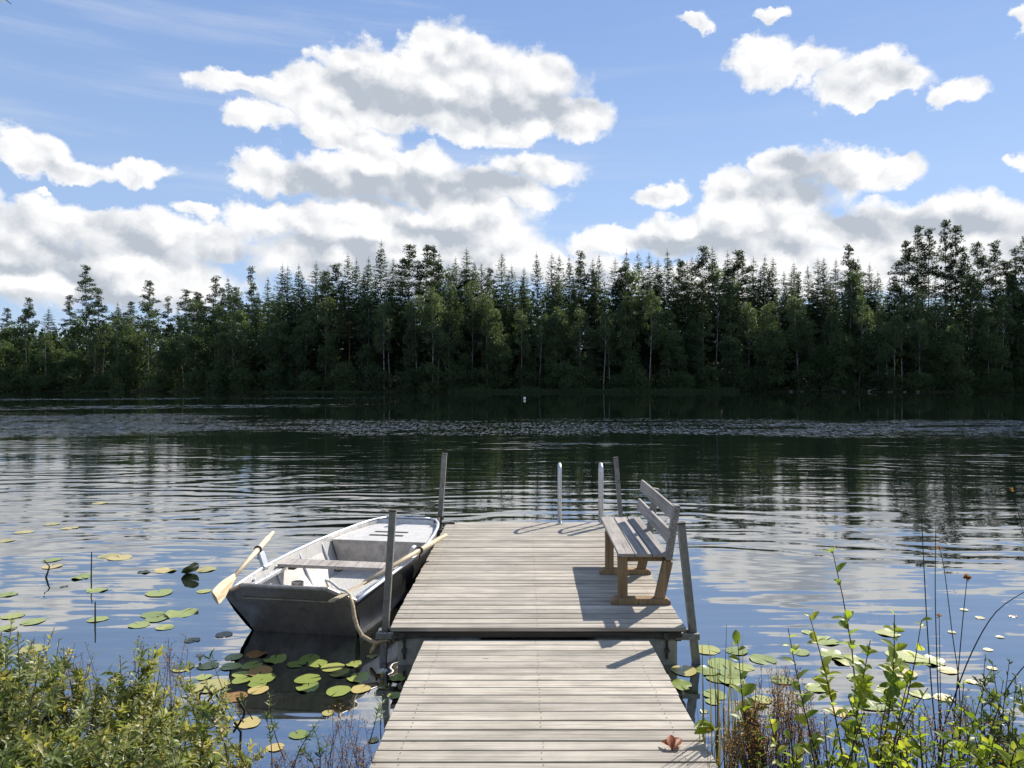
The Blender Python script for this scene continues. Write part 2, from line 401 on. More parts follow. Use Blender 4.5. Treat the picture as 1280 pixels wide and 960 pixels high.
# rings of ripples that spread from the jetty
dx_ = mth(nt2, 'MULTIPLY', mth(nt2, 'ADD', wx, 1.0), .82); dy_ = mth(nt2, 'ADD', wy, 14.0)
rad = mth(nt2, 'SQRT', mth(nt2, 'ADD', mth(nt2, 'MULTIPLY', dx_, dx_), mth(nt2, 'MULTIPLY', dy_, dy_)))
warp = mth(nt2, 'MULTIPLY', wn(.30, .5, 1, 4, 1.0), 6.5)
ph = mth(nt2, 'MULTIPLY', mth(nt2, 'ADD', rad, warp), 2 * math.pi / .95)
ring = mth(nt2, 'SINE', ph)
ph2 = mth(nt2, 'MULTIPLY', mth(nt2, 'ADD', rad, mth(nt2, 'MULTIPLY', wn(.3, .4, 1, 3, 9.0), 6.0)), 2 * math.pi / .52)
ring2 = mth(nt2, 'SINE', ph2)
zone = mth(nt2, 'MULTIPLY', maprange(nt2, wy, 7.0, 13.0, .12, 1.0), maprange(nt2, wy, 24.0, 46.0, 1.0, .03))
patch = maprange(nt2, wn(.10, .5, 1, 3, 4.0), .36, .64, .12, 1.2)
zone = mth(nt2, 'MULTIPLY', zone, patch)
rip = mth(nt2, 'MULTIPLY', mth(nt2, 'ADD', mth(nt2, 'MULTIPLY', ring, .0035), mth(nt2, 'MULTIPLY', ring2, .0011)), zone)
swell = mth(nt2, 'MULTIPLY', mth(nt2, 'SUBTRACT', wn(.75, .24, 1, 3, 2.0), .5), mth(nt2, 'ADD', .022, maprange(nt2, wy, 8.0, 15.0, .012, 0)))
fine = mth(nt2, 'MULTIPLY', mth(nt2, 'SUBTRACT', wn(3.0, .3, 1, 2, 6.0), .5), .0030)
# two strips roughened by wind
edge = mth(nt2, 'MULTIPLY', mth(nt2, 'SUBTRACT', wn(.07, .8, 1, 5, 3.0, .65), .5), 12.0)
yy = mth(nt2, 'ADD', wy, edge)
band1 = mth(nt2, 'MULTIPLY', maprange(nt2, yy, 29.0, 34.0, 0, 1), maprange(nt2, yy, 35.0, 47.0, 1, 0))
y2 = mth(nt2, 'ADD', mth(nt2, 'ADD', wy, mth(nt2, 'MULTIPLY', edge, .35)), mth(nt2, 'MULTIPLY', wx, -.22))
b2 = mth(nt2, 'MULTIPLY', maprange(nt2, y2, 66.0, 69.0, 0, 1), maprange(nt2, y2, 74.0, 78.0, 1, 0))
b3 = mth(nt2, 'MULTIPLY', maprange(nt2, y2, 98.0, 101.0, 0, 1), maprange(nt2, y2, 106.0, 111.0, 1, 0))
band2 = mth(nt2, 'MULTIPLY', mth(nt2, 'MAXIMUM', b2, mth(nt2, 'MULTIPLY', b3, .8)), maprange(nt2, wx, -26.0, -6.0, 1, 0))
leftw = mth(nt2, 'MULTIPLY', mth(nt2, 'MULTIPLY', maprange(nt2, wy, 34.0, 40.0, 0, 1), maprange(nt2, wy, 46.0, 54.0, 1, 0)), maprange(nt2, wx, -32.0, -12.0, .8, 0))
wind = mth(nt2, 'MAXIMUM', mth(nt2, 'MAXIMUM', band1, band2), leftw)
spk = mth(nt2, 'ADD', mth(nt2, 'MULTIPLY', maprange(nt2, wn(1.0, 5.5, 1.0, 3, 5.0, .75), .49, .58, .05, 1.0), maprange(nt2, wy, 48.0, 60.0, 1, 0)), mth(nt2, 'MULTIPLY', maprange(nt2, wn(1.0, 1.0, .35, 3, 2.0, .7), .48, .56, .04, 1.0), maprange(nt2, wy, 48.0, 60.0, 0, 1)))
gl = mth(nt2, 'MULTIPLY', spk, maprange(nt2, wn(.25, .4, 1, 4, 5.0, .7), .40, .58, .05, 1.0))
glit = mth(nt2, 'MULTIPLY', mth(nt2, 'MULTIPLY', mth(nt2, 'MULTIPLY', mth(nt2, 'SUBTRACT', wn(2.6, .8, .8, 2, 8.0), .5), .36), wind), gl)
amp = maprange(nt2, wy, 28.0, 56.0, 1.0, .10)
hgt = mth(nt2, 'ADD', mth(nt2, 'ADD', rip, mth(nt2, 'MULTIPLY', mth(nt2, 'ADD', swell, fine), amp)), glit)
bp = nd(nt2, 'ShaderNodeBump', Strength=1.0, Distance=1.0)
nt2.links.new(hgt, bp.inputs['Height']); nt2.links.new(bp.outputs[0], pb.inputs['Normal'])
b = MB(); b.loft([[(x, y, 0) for x in (-2500, -300, 300, 2500)] for y in (1.5, 20, 170)])
wat = b.build('lake_water', m); tag(wat, 'dark rippled lake reflecting forest and clouds', 'lake', kind='structure')
# ---------------------------------------------------------------- jetty
DZ = .33
rg = random.Random(11)
dock = thing('floating_dock', 'wide weathered plank platform floating beyond the narrow ramp, bench on it', 'dock', (.11, 8.0, 0))
def decking(x0, x1, y0, y1, z0, z1, n, th=.032, gap=.011, ragged=.005):
    b = MB(); pitch = (y1 - y0) / n
    cuts = [y0 + pitch * (i + (rg.uniform(-.13, .13) if 0 < i < n else 0)) for i in range(n + 1)]
    for i in range(n):
        yc = (cuts[i] + cuts[i + 1]) / 2; t = (yc - y0) / (y1 - y0); zc = z0 + (z1 - z0) * t
        ww = cuts[i + 1] - cuts[i] - gap * rg.uniform(.45, 1.5)
        a = x0 + rg.uniform(-ragged, ragged); c = x1 + rg.uniform(-ragged, ragged)
        tilt = math.atan2(z1 - z0, y1 - y0) + rg.uniform(-.012, .012)
        b.box(((a + c) / 2, yc, zc - th / 2 + rg.uniform(-.0025, .0025)), (c - a, ww, th), Matrix.Rotation(tilt, 3, 'X') @ Matrix.Rotation(rg.uniform(-.0012, .0012), 3, 'Z'), rg.random())
        for k in range(3):
            if rg.random() < .12: continue
            xn = x0 + .145 + (x1 - x0 - .29) * k / 2 + rg.uniform(-.008, .008)
            for s_ in (-.27, .27):
                yn = yc + s_ * ww + rg.uniform(-.006, .006); zn = zc + (yn - yc) * math.tan(tilt) + .0035
                b.add([(xn + .0042 * math.cos(a_), yn + .0042 * math.sin(a_), zn) for a_ in (0, 1.05, 2.1, 3.14, 4.19, 5.24)], [(0, 1, 2, 3, 4, 5)], -2.0)
    return b
def child(b, name, mat, root, **kw):
    return b.build(name, mat, root, loc=root.location, **kw)
child(decking(-1.09, 1.312, 5.83, 10.18, DZ, DZ, 37), 'deck', M['deck'], dock, bevel=.003)
b = MB(); b.box((.111, 5.885, DZ - .064), (2.33, .035, .058)); b.box((.111, 10.14, DZ - .085), (2.33, .04, .10))
for sx in (-1.045, 1.267): b.box((sx, 8.0, DZ - .085), (.045, 4.2, .10))
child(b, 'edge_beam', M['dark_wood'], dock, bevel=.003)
for xc in (-.70, .92):
    b = MB(); b.box((xc, 7.98, .03), (.68, 4.15, .38)); child(b, 'float_pontoon', M['concrete'], dock, bevel=.02)
def strap(xc):
    b = MB(); b.box((xc, 5.895, .16), (.022, .006, .22)); b.tube([(xc - .1, 5.875, .238), (xc + .12, 5.875, .245)], .013, 8)
    b.tube([(xc + .0, 5.86, .13), (xc + .0, 5.90, .13)], .02, 8); b.box((xc - .012, 5.87, .25), (.05, .035, .06))
    child(b, 'hinge_bracket', M['iron'], dock, bevel=.002)
strap(-.98); strap(1.17)
for (xc, yc, s) in ((-1.15, 5.97, -1), (1.372, 5.95, 1), (-1.185, 10.1, -1), (1.36, 10.1, 1)):
    b = MB()
    b.box((xc - s * .035, yc - .055, .235), (.20, .028, .05)); b.box((xc - s * .035, yc + .055, .235), (.20, .028, .05))
    b.box((xc + s * .05, yc, .235), (.022, .082, .05)); b.box((xc - s * .06, yc, .228), (.02, .082, .03))
    child(b, 'post_holder', M['galv'], dock, bevel=.003)

ramp_ = thing('gangway', 'narrow grey plank ramp from the bank to the floating platform', 'gangway', (.1, 3.5, .3))
child(decking(-.805, 1.005, .35, 5.80, .245 + .0415 * 5.45, .245, 43, gap=.010), 'deck', M['deck'], ramp_, bevel=.003)
for sx in (-.66, .1, .86):
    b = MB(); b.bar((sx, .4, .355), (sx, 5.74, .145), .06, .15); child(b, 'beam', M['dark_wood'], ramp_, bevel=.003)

def post(name, a, b_, w, label, mat='galv', square=True):
    t = thing(name, label, 'post', (a[0], a[1], 0), 'mooring posts of the floating platform')
    m_ = MB()
    if square: m_.bar(a, b_, w, w)
    else: m_.tube([a, b_], w / 2, 12)
    child(m_, 'pole', M[mat], t, bevel=.004)
    c = MB(); d = (Vector(b_) - Vector(a)).normalized(); c.bar(Vector(b_), Vector(b_) + d * .012, w + .008, w + .008)
    child(c, 'cap', M['iron'], t, bevel=.003)
    return t
post('mooring_post', (-1.225, 5.97, -.9), (-1.087, 5.97, 1.25), .055, 'grey steel post standing between the boat and the ramp corner')
post('mooring_post', (-1.27, 10.12, -.9), (-1.117, 10.12, 1.30), .07, 'grey post at the far platform corner beyond the boat')
post('mooring_post', (1.52, 5.95, -.9), (1.297, 5.95, 1.15), .062, 'dark grey leaning post beside the bench back, near platform corner')
post('mooring_post', (1.47, 10.12, -.9), (1.29, 10.12, 1.245), .06, 'grey post at the far platform corner, beside the ladder rail')

# ladder
lad = thing('swim_ladder', 'pale steel bathing ladder with two curved rails at the platform end', 'ladder', (.8, 10.2, 0))
for xc in (.505, 1.09):
    pts = [(xc, 10.07, DZ - .03), (xc, 10.07, 1.06)]
    for k in range(1, 8):
        a = math.pi * k / 8; pts.append((xc, 10.07 + .14 * (1 - math.cos(a)), 1.06 + .09 * math.sin(a)))
    pts += [(xc, 10.35, 1.06), (xc, 10.35, -.95)]
    b = MB(); b.tube(pts, .022, 10); rl = child(b, 'rail', M['rail'], lad, smooth=True)
    b = MB(); b.tube([(xc, 10.07, DZ), (xc, 10.07, DZ + .012)], .045, 12); b.build('foot_flange', M['rail'], rl, loc=lad.location)
for z in (-.05, -.32, -.6):
    b = MB(); b.box((.7975, 10.35, z), (.60, .08, .03)); child(b, 'step', M['rail'], lad, bevel=.004)

# ---------------------------------------------------------------- bench
bn = thing('garden_bench', 'greyed plank bench with slatted back standing on the floating platform', 'bench', (1.08, 7.2, DZ))
def bw(x, y, z): return (x, y, z + DZ)
SEAT = .462
for i, (xa, xb) in enumerate(((.84, .985), (.992, 1.135), (1.146, 1.285))):
    b = MB(); y1 = 8.12 + rg.uniform(-.012, .012)
    skew = .022
    b.prism([(xa, 6.40), (xb, 6.40), (xb + skew, y1), (xa + skew, y1)], DZ + SEAT - .03, DZ + SEAT, 'z'); child(b, 'seat_board', M['bench_top'], bn, bevel=.004)
for yc in (6.47, 7.47):
    b = MB(); b.bar(bw(.885, yc, .05), bw(.885, yc, SEAT - .03), .085, .07, r=.4); child(b, 'leg', M['bench_leg'], bn, bevel=.005)
    b = MB(); b.bar(bw(1.215, yc, .045), bw(1.292, yc, SEAT - .075), .085, .07, r=.5); child(b, 'leg', M['bench_leg'], bn, bevel=.005)
    b = MB(); b.bar(bw(.845, yc + .055, SEAT - .062), bw(1.32, yc + .055, SEAT - .062), .062, .04, side=Vector((0, 0, 1)), r=.3); child(b, 'seat_rail', M['bench_leg'], bn, bevel=.004)
    b = MB(); b.bar(bw(1.296, yc + .002, SEAT - .07), bw(1.372, yc + .002, .885), .062, .062, r=.2); child(b, 'back_post', M['bench_top'], bn, bevel=.004)
    b = MB(); b.prism([(.78, DZ + .0), (1.31, DZ + .0), (1.31, DZ + .03), (1.28, DZ + .055), (.82, DZ + .055), (.78, DZ + .03)], yc - .05, yc + .05, 'y'); child(b, 'foot', M['bench_leg'], bn, bevel=.004)
for z0, z1 in ((.555, .675), (.765, .885)):
    b = MB(); sl_ = .08 / .5
    xf = lambda z: 1.255 + (z - .45) * sl_
    poly = [(xf(z0), DZ + z0), (xf(z0) + .026, DZ + z0 - .004), (xf(z1) + .026, DZ + z1 - .004), (xf(z1), DZ + z1)]
    n0 = len(b.v); b.prism(poly, 6.42, 8.13, 'y'); child(b, 'back_board', M['bench_top'], bn, bevel=.004)

# ---------------------------------------------------------------- boat
BO = Vector((-2.07, 6.34, 0)); ax = Vector((.155, .988, 0)).normalized(); ux = Vector((ax.y, -ax.x, 0))
def bl(u, v, z): return BO + ux * u + ax * v * .955 + Vector((0, 0, z))
boat = thing('rowing_boat', 'open aluminium rowing boat with blunt bow moored beside the platform', 'boat', BO)
#        v_top v_bot  wg    wc    zg    (gunwale half width, chine half width, gunwale height)
ST = [(0.00, .40, .615, .49, .415), (.35, .62, .645, .515, .435), (.9, 1.0, .68, .52, .455), (1.5, 1.5, .685, .51, .455), (2.1, 2.1, .655, .485, .46),
      (2.6, 2.55, .60, .49, .465), (3.0, 2.9, .535, .43, .47), (3.25, 3.1, .475, .38, .475), (3.42, 3.22, .40, .32, .48), (3.50, 3.28, .30, .24, .485)]
def section(st, inset=0.0, zlow=-.10):
    vt, vb, wg, wc, zg = st; wg -= inset; wc -= inset
    row = []
    for s in (-1, 1):
        side = []
        for t in (0, .33, .66, 1.0):
            bulge = .03 * math.sin(math.pi * t)
            side.append(bl(s * (wg + (wc - wg) * t + bulge), vt + (vb - vt) * t, zg + (zlow - zg) * t))
        row += side if s < 0 else side[::-1]
    return row
b = MB(); b.loft([section(s) for s in ST])
# far transom closes the stern
last = section(ST[-1]); b.add(last, [tuple(range(len(last)))])
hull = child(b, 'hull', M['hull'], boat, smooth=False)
mod_ = None
# blunt raked bow plate with chamfered top corners
vt, vb, wg, wc, zg = ST[0]
bowpts = [(-wg, zg, 0), (-.395, .535, -.06), (.395, .535, -.06), (wg, zg, 0)]
def bow(u, z):      # raked plane
    t = (zg - z) / (zg + .10); return bl(u, vt + (vb - vt) * t, z)
b = MB(); face = [bow(-wg, zg), bow(-.40, .535), bow(.40, .535), bow(wg, zg), bow(wc + .03, .1), bow(wc, -.10), bow(-wc, -.10), bow(-wc - .03, .1)]
n = ax * .018
b.add([p for p in face] + [p + n for p in face], [tuple(range(8)), tuple(range(15, 7, -1))] + [(i, 8 + i, 8 + (i + 1) % 8, (i + 1) % 8) for i in range(8)])
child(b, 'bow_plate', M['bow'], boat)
b = MB(); off = -ax * .012 + Vector((0, 0, .006))
b.tube([bow(-wg - .01, zg) + off, bow(-.40, .535) + off], .02, 8); b.tube([bow(-.40, .535) + off, bow(.40, .535) + off], .02, 8); b.tube([bow(.40, .535) + off, bow(wg + .01, zg) + off], .02, 8)
b.bar(bow(-.44, .40) - ax * .006, bow(.44, .40) - ax * .006, .012, .012)
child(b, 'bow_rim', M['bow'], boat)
# inner skin
IN = [(max(s[0], .03) if i < 9 else 3.47, max(s[1] if i else .40, .03), *s[2:]) for i, s in enumerate(ST)]
IN[-1] = (3.46, 3.25, .29, .23, .483)
b = MB(); rows = [section(s, .014, .055) for s in IN]; b.loft(rows)
lr = rows[-1]; b.add(lr, [tuple(range(len(lr)))])
fr = rows[0]; b.add([p + Vector((0, 0, 0)) for p in fr], [tuple(range(len(fr)))])
child(b, 'inner_skin', M['alu_in'], boat)
for s in (-1, 1):
    b = MB(); pts = [bl(s * (st[2] + .004), st[0], st[4] + .006) for st in ST]
    b.tube(pts, .021, 8, flat=.8)
    if s > 0:
        e = ST[-1]; b.tube([bl(-e[2], e[0], e[4] + .006), bl(-e[2] * .6, e[0] + .02, e[4] + .006), bl(e[2] * .6, e[0] + .02, e[4] + .006), bl(e[2], e[0], e[4] + .006)], .021, 8, flat=.8)
    child(b, 'gunwale', M['alu'], boat, smooth=True)
# checker plate floor
b = MB(); b.add([bl(-.42, .62, .064), bl(.42, .62, .064), bl(.47, 1.5, .064), bl(.42, 2.5, .064), bl(-.42, 2.5, .064), bl(-.47, 1.5, .064)], [(0, 1, 2, 3, 4, 5)])
for i in range(44):
    for j in range(17):
        v = .72 + i * .04; u = -.36 + j * .044 + (.022 if i % 2 else 0)
        a = .7 if (i + j) % 2 else -.7
        d1 = (ux * math.cos(a) + ax * math.sin(a)) * .014; d2 = (ax * math.cos(a) - ux * math.sin(a)) * .004
        c = bl(u, v, .0665); b.add([c - d1, c - d2 + Vector((0, 0, .001)), c + d1, c + d2], [(0, 1, 2, 3)])
child(b, 'floor_plate', M['alu_in'], boat)
# ribs, side shelves, seats
for v in (.55, 1.05, 1.62, 2.15):
    i = min(range(len(ST)), key=lambda k: abs(ST[k][0] - v)); st = ST[i]
    for s in (-1, 1):
        b = MB(); b.bar(bl(s * (st[2] - .02), v, .42), bl(s * (st[3] - .0), v, .07), .03, .02, side=ax); child(b, 'rib', M['alu'], boat, bevel=.003)
for s in (-1, 1):
    b = MB(); b.bar(bl(s * .565, .20, .39), bl(s * .60, 1.12, .385), .05, .035, side=ux); child(b, 'side_stringer', M['alu'], boat, bevel=.003)
b = MB(); b.box((0, 0, 0), (1.27, .24, .032)); rot = Matrix((ux, ax, Vector((0, 0, 1)))).transposed()
b.v = [tuple(rot @ Vector(v) + bl(0, 1.17, .425)) for v in b.v]
b.r = [1.0] * len(b.r)
th = child(b, 'thwart', M['bench_top'], boat, bevel=.004)
for u in (-.5, 0, .5):
    b = MB(); q = MB().box((0, 0, 0), (.07, .18, .03)); b.add([rot @ Vector(v) + bl(u, 1.17, .393) for v in q.v], q.f)
    child(b, 'thwart_bracket', M['iron'], boat, bevel=.003)
b = MB(); b.tube([bl(-.36, .93, .30), bl(-.36, .93, .07)], .06, 16); child(b, 'seat_drum', M['galv'], boat, smooth=False)
# stern seat box
v0 = 2.36
b = MB()
wA, wB = .595, .38
b.add([bl(-wA, v0, .425), bl(wA, v0, .425), bl(.48, v0, .064), bl(-.48, v0, .064)], [(0, 1, 2, 3)])
child(b, 'seat_front', M['seatbox'], boat); b = MB()
top = [bl(-wA, v0, .425), bl(wA, v0, .425), bl(.575, 2.6, .427), bl(.51, 2.98, .43), bl(.44, 3.22, .432), bl(.36, 3.37, .432), bl(-.36, 3.37, .432), bl(-.44, 3.22, .432), bl(-.51, 2.98, .43), bl(-.575, 2.6, .427)]
b.add(top, [tuple(range(10))])
child(b, 'stern_seat', M['alu_in'], boat)
b = MB()
for v in (2.66, 2.86): b.bar(bl(-.23, v, .4335), bl(.2, v, .4335), .045, .003, side=ax)
child(b, 'seat_slot', M['iron'], boat)
for s, v in ((-1, .86), (1, 1.38)):
    b = MB(); st = .665
    b.bar(bl(s * st, v, .44), bl(s * (st + .06), v, .60), .10, .035, side=ax); b.bar(bl(s * (st - .03), v, .47), bl(s * (st + .03), v, .47), .14, .02, side=ax)
    child(b, 'oarlock_bracket', M['alu'], boat, bevel=.006)

def oar(a, tip, lock_t, label, roll):
    a, tip = Vector(a), Vector(tip); d = (tip - a); L = d.length; d.normalize()
    s = d.cross(Vector((0, 0, 1))).normalized(); up = s.cross(d)
    s2 = s * math.cos(roll) + up * math.sin(roll); up2 = s2.cross(d)
    t = thing('oar', label, 'oar', a, 'oars of the rowing boat')
    b = MB(); e = a + d * (L - .48)
    b.tube([a, a + d * .02, a + d * .16, a + d * .18, a + d * .6, e], [.016, .02, .021, .028, .027, .02], 12); child(b, 'shaft', M['oar'], t, smooth=True)
    b = MB(); rows = []
    for k, (q, ww) in enumerate(((0, .02), (.1, .035), (.22, .055), (.34, .065), (.46, .066), (.49, .058))):
        c = e + d * (q - .02); rows.append([c - s2 * ww + up2 * .008, c + up2 * .016, c + s2 * ww + up2 * .008, c + s2 * ww - up2 * .004, c - up2 * .012, c - s2 * ww - up2 * .004, c - s2 * ww + up2 * .008])
    b.loft(rows); b.add(rows[-1][:-1], [(0, 1, 2, 3, 4, 5)])
    child(b, 'blade', M['oar'], t)
    b = MB(); c = a + d * lock_t
    b.tube([c - d * .03, c + d * .03], .029, 14, r=.5)
    ring = [c + (s * math.cos(q) + up * math.sin(q)) * .034 for q in np.linspace(0, 2 * math.pi, 17)]
    b.tube(ring, .007, 6, cap=False); b.tube([c - up * .03, c - up * .10], .009, 8)
    child(b, 'collar', M['iron'], t)
    return t
oar((-2.70, 7.75, .70), (-2.615, 6.08, .49), .52, 'pale oar with its blade hanging outside the bow, open water behind', 1.15)
oar((-.885, 8.2, .575), (-1.61, 6.08, .475), .66, 'pale oar lying across the boat with its handle over the planks', -.35)

rope = thing('mooring_rope', 'frayed tan rope from the boat bow down to the grey post', 'rope', P(437, 743, 6.2))
pts = [bl(.22, .62, .075), bl(.30, .3, .30), P(407, 725, 6.4), P(413, 727, 6.28), P(424, 736, 6.25), P(433, 739, 6.2), P(438, 745, 6.17)]
b = MB(); b.tube(pts, .011, 8); child(b, 'loop', M['rope_white'], rope, smooth=True)
pts = [P(438, 745, 6.17), P(441, 757, 6.12), P(443, 772, 6.08), P(447, 785, 6.05), P(453, 795, 6.02), P(463, 801, 5.98), P(471, 804, 5.955), P(478, 801, 5.93), P(485, 800, 5.92), P(489, 803, 5.97), P(482, 806, 6.02), P(470, 806, 6.0), P(466, 812, 5.98), P(463, 818, 5.98)]
b = MB(); b.tube(pts, [.012, .017, .019, .018, .017, .017, .018, .016, .014, .014, .015, .022, .024, .01], 8); child(b, 'tail', M['rope'], rope, smooth=True)
b = MB(); b.tube([(-1.16, 10.0, DZ + .01), (-1.10, 10.03, DZ + .02), (-1.02, 10.08, DZ + .012), (-.97, 10.06, DZ + .012)], .014, 8)
b.tube([bl(.42, 3.3, .5), (-1.17, 9.75, .36), (-1.19, 10.05, .42), (-1.17, 10.13, .45), (-1.13, 10.05, .4)], .016, 8)
t = b.build('stern_rope', M['iron'], loc=(-1.17, 10, .33), smooth=True); tag(t, 'dark rope tying the boat stern to the far platform post', 'rope')
# ---------------------------------------------------------------- far forest
RG = np.random.default_rng(5)
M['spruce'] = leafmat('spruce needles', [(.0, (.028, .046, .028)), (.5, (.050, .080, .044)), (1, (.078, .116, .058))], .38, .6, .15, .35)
M['pine'] = leafmat('pine needles', [(.0, (.028, .044, .026)), (.5, (.050, .074, .042)), (1, (.074, .104, .054))], .35, .6, .15, .35)
M['birch'] = leafmat('birch leaves', [(.0, (.052, .080, .040)), (.5, (.088, .125, .060)), (1, (.128, .165, .080))], .42, .55, .2, .5)
M['alderf'] = leafmat('far alder leaves', [(.0, (.044, .070, .040)), (.5, (.078, .116, .057)), (1, (.112, .155, .072))], .5, .55, .2, .5)
M['bark_dark'] = plain('grey brown bark', (.035, .028, .022), (.11, .085, .065), 3.0, .9, .1, .4, (1, 1, .3))
M['bark_pine'] = plain('orange pine bark', (.09, .05, .03), (.22, .12, .07), 2.0, .9, .1, .4, (1, 1, .4))
def birch_bark():
    m, nt, b, o = new_mat('white birch bark')
    f = noise(nt, coords(nt, (1.2, 1.2, 3.5)), 1.6, 5, .65)
    nt.links.new(ramp(nt, f, [(.36, (.06, .05, .045)), (.46, (.30, .285, .26)), (.6, (.46, .44, .41))]), b.inputs['Base Color'])
    b.inputs['Roughness'].default_value = .8
    return m
M['bark_birch'] = birch_bark()

def spray_tris(C, D, L, W, droop, rng, tw=.6):
    """jagged needle sprays: a kite of two triangles per spray"""
    D = unit(D); S = unit(np.cross(D, np.array([0, 0, 1.0])) + rng.normal(0, tw, D.shape) * .6)
    n = len(C); L = L[:, None]; W = W[:, None]
    dn = np.array([0, 0, -1.0])
    tip = C + D * L + dn * (droop * L)
    V = np.stack([C - D * L * .1, C + D * L * .45 + S * W - dn * 0, tip, C + D * L * .45 - S * W + dn * W * .5], 1)
    return V.reshape(-1, 3), (np.arange(n * 4).reshape(n, 4))
def trunk_mesh(H, r0, lean, rng, top=.97, n=7):
    b = MB(); k = 9; pts = []; rad = []
    ph = rng.uniform(0, 6.28); amp = lean
    for i in range(k):
        t = i / (k - 1) * top
        pts.append((amp * H * t ** 1.5 * math.cos(ph) + .012 * H * math.sin(5 * t + ph), amp * H * t ** 1.5 * math.sin(ph) * .4, H * t)); rad.append(max(.03, r0 * (1 - .93 * t)))
    b.tube(pts, rad, n)
    return b, np.array(pts)
def axis_at(pts, z):
    return np.stack([np.interp(z, pts[:, 2], pts[:, 0]), np.interp(z, pts[:, 2], pts[:, 1])], -1)

def make_spruce(seed, H=24.0, rw=3.9, z0=.10):
    rng = np.random.default_rng(seed)
    root = thing('spruce_tree', 'x', 'tree')
    tb, pts = trunk_mesh(H, .20, .01, rng, 1.0); tb.build('trunk', M['bark_dark'], root)
    C = []; D = []; L = []; W = []; RN = []
    z = z0 * H
    while z < H * .975:
        t = (z - z0 * H) / (H * (1 - z0)); R_ = min(rw * 1.15 * (1 - t) ** .74, rw) * rng.uniform(.8, 1.15)
        if t < .25: R_ *= rng.uniform(.55, 1)
        nb = rng.integers(7, 11); a0 = rng.uniform(0, 6.28)
        for k in range(nb):
            if rng.random() < .12: continue
            a = a0 + k * 6.28 / nb + rng.normal(0, .2); Rb = R_ * rng.uniform(.6, 1.15)
            ns = max(4, int(Rb / .22)); zz = z + rng.normal(0, .12)
            rr = np.linspace(.12, 1, ns) * Rb
            drop = -.30 * rr * (1 - .5 * t) + .10 * rr ** 2 / max(Rb, .4) * 1.6 + .25 * t * rr
            ca = np.stack([np.cos(a) * rr, np.sin(a) * rr, zz + drop], -1); ca[:, :2] += axis_at(pts, ca[:, 2])
            for s in (-1, 0, 1):
                m = np.ones(ns, bool) if s else (np.arange(ns) > ns * .4)
                c = ca[m] + rng.normal(0, .05, ca[m].shape) * min(1, .2 + (1 - t) * 6); aa = a + s * rng.uniform(.5, 1.0, m.sum())
                C.append(c); D.append(np.stack([np.cos(aa), np.sin(aa), rng.normal(-.15, .2, m.sum())], -1))
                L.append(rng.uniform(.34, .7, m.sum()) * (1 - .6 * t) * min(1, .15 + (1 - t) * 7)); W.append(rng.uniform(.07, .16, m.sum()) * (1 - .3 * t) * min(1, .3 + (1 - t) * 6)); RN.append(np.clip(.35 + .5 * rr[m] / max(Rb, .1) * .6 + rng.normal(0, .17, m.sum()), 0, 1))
        z += rng.uniform(.40, .66) * (1 - .3 * t)
    C, D, L, W, RN = map(np.concatenate, (C, D, L, W, RN))
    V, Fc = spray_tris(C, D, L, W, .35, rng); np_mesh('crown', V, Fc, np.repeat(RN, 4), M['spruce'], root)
    return root
def clump(c, r, n, rng, flat=.7):
    u = unit(rng.normal(0, 1, (n, 3))); p = u * (rng.uniform(.25, 1.05, (n, 1)) ** .55) * r; p[:, 2] *= flat
    return c + p, unit(u + rng.normal(0, .6, (n, 3)))
def make_pine(seed, H=27.0, bare=.55, rw=3.2):
    rng = np.random.default_rng(seed)
    root = thing('pine_tree', 'x', 'tree')
    tb, pts = trunk_mesh(H, .20, .025, rng)
    C = []; D = []; nb = 34
    for i in range(nb):
        t = bare + (1 - bare) * (i + rng.uniform(0, 1)) / nb; z = H * min(t, .995)
        q = (t - bare) / (1 - bare); Rb = rw * (.35 + 1.0 * math.sin(min(1, q * 1.2 + .12) * math.pi) ** .8) * rng.uniform(.35, 1.05) * (1 - .35 * q)
        a = rng.uniform(0, 6.28); ctr = axis_at(pts, np.array([z]))[0]
        end = np.array([ctr[0] + Rb * math.cos(a), ctr[1] + Rb * math.sin(a), z + Rb * rng.uniform(-.05, .45)])
        tb.tube([(ctr[0], ctr[1], z - .3), tuple((np.array([ctr[0], ctr[1], z - .3]) + end) / 2 + np.array([0, 0, .12])), tuple(end)], [.06, .045, .02], 4)
        for f in (1.0, .62):
            if f < 1 and Rb < 1.0: continue
            c0 = np.array([ctr[0], ctr[1], z]) * (1 - f) + end * f
            c, d = clump(c0 + np.array([0, 0, .15]), rng.uniform(.55, 1.1), int(rng.integers(50, 85)), rng, .5); C.append(c); D.append(d)
    c, d = clump(np.array([*axis_at(pts, np.array([H * .98]))[0], H * .985]), .6, 60, rng, .9); C.append(c); D.append(d)
    tb.build('trunk', M['bark_pine'], root)
    C, D = map(np.concatenate, (C, D)); n = len(C); D[:, 2] = np.abs(D[:, 2]) * .6
    V, Fc = spray_tris(C, D, rng.uniform(.28, .5, n), rng.uniform(.07, .15, n), .1, rng)
    np_mesh('crown', V, Fc, np.repeat(rng.uniform(0, 1, n), 4), M['pine'], root)
    return root
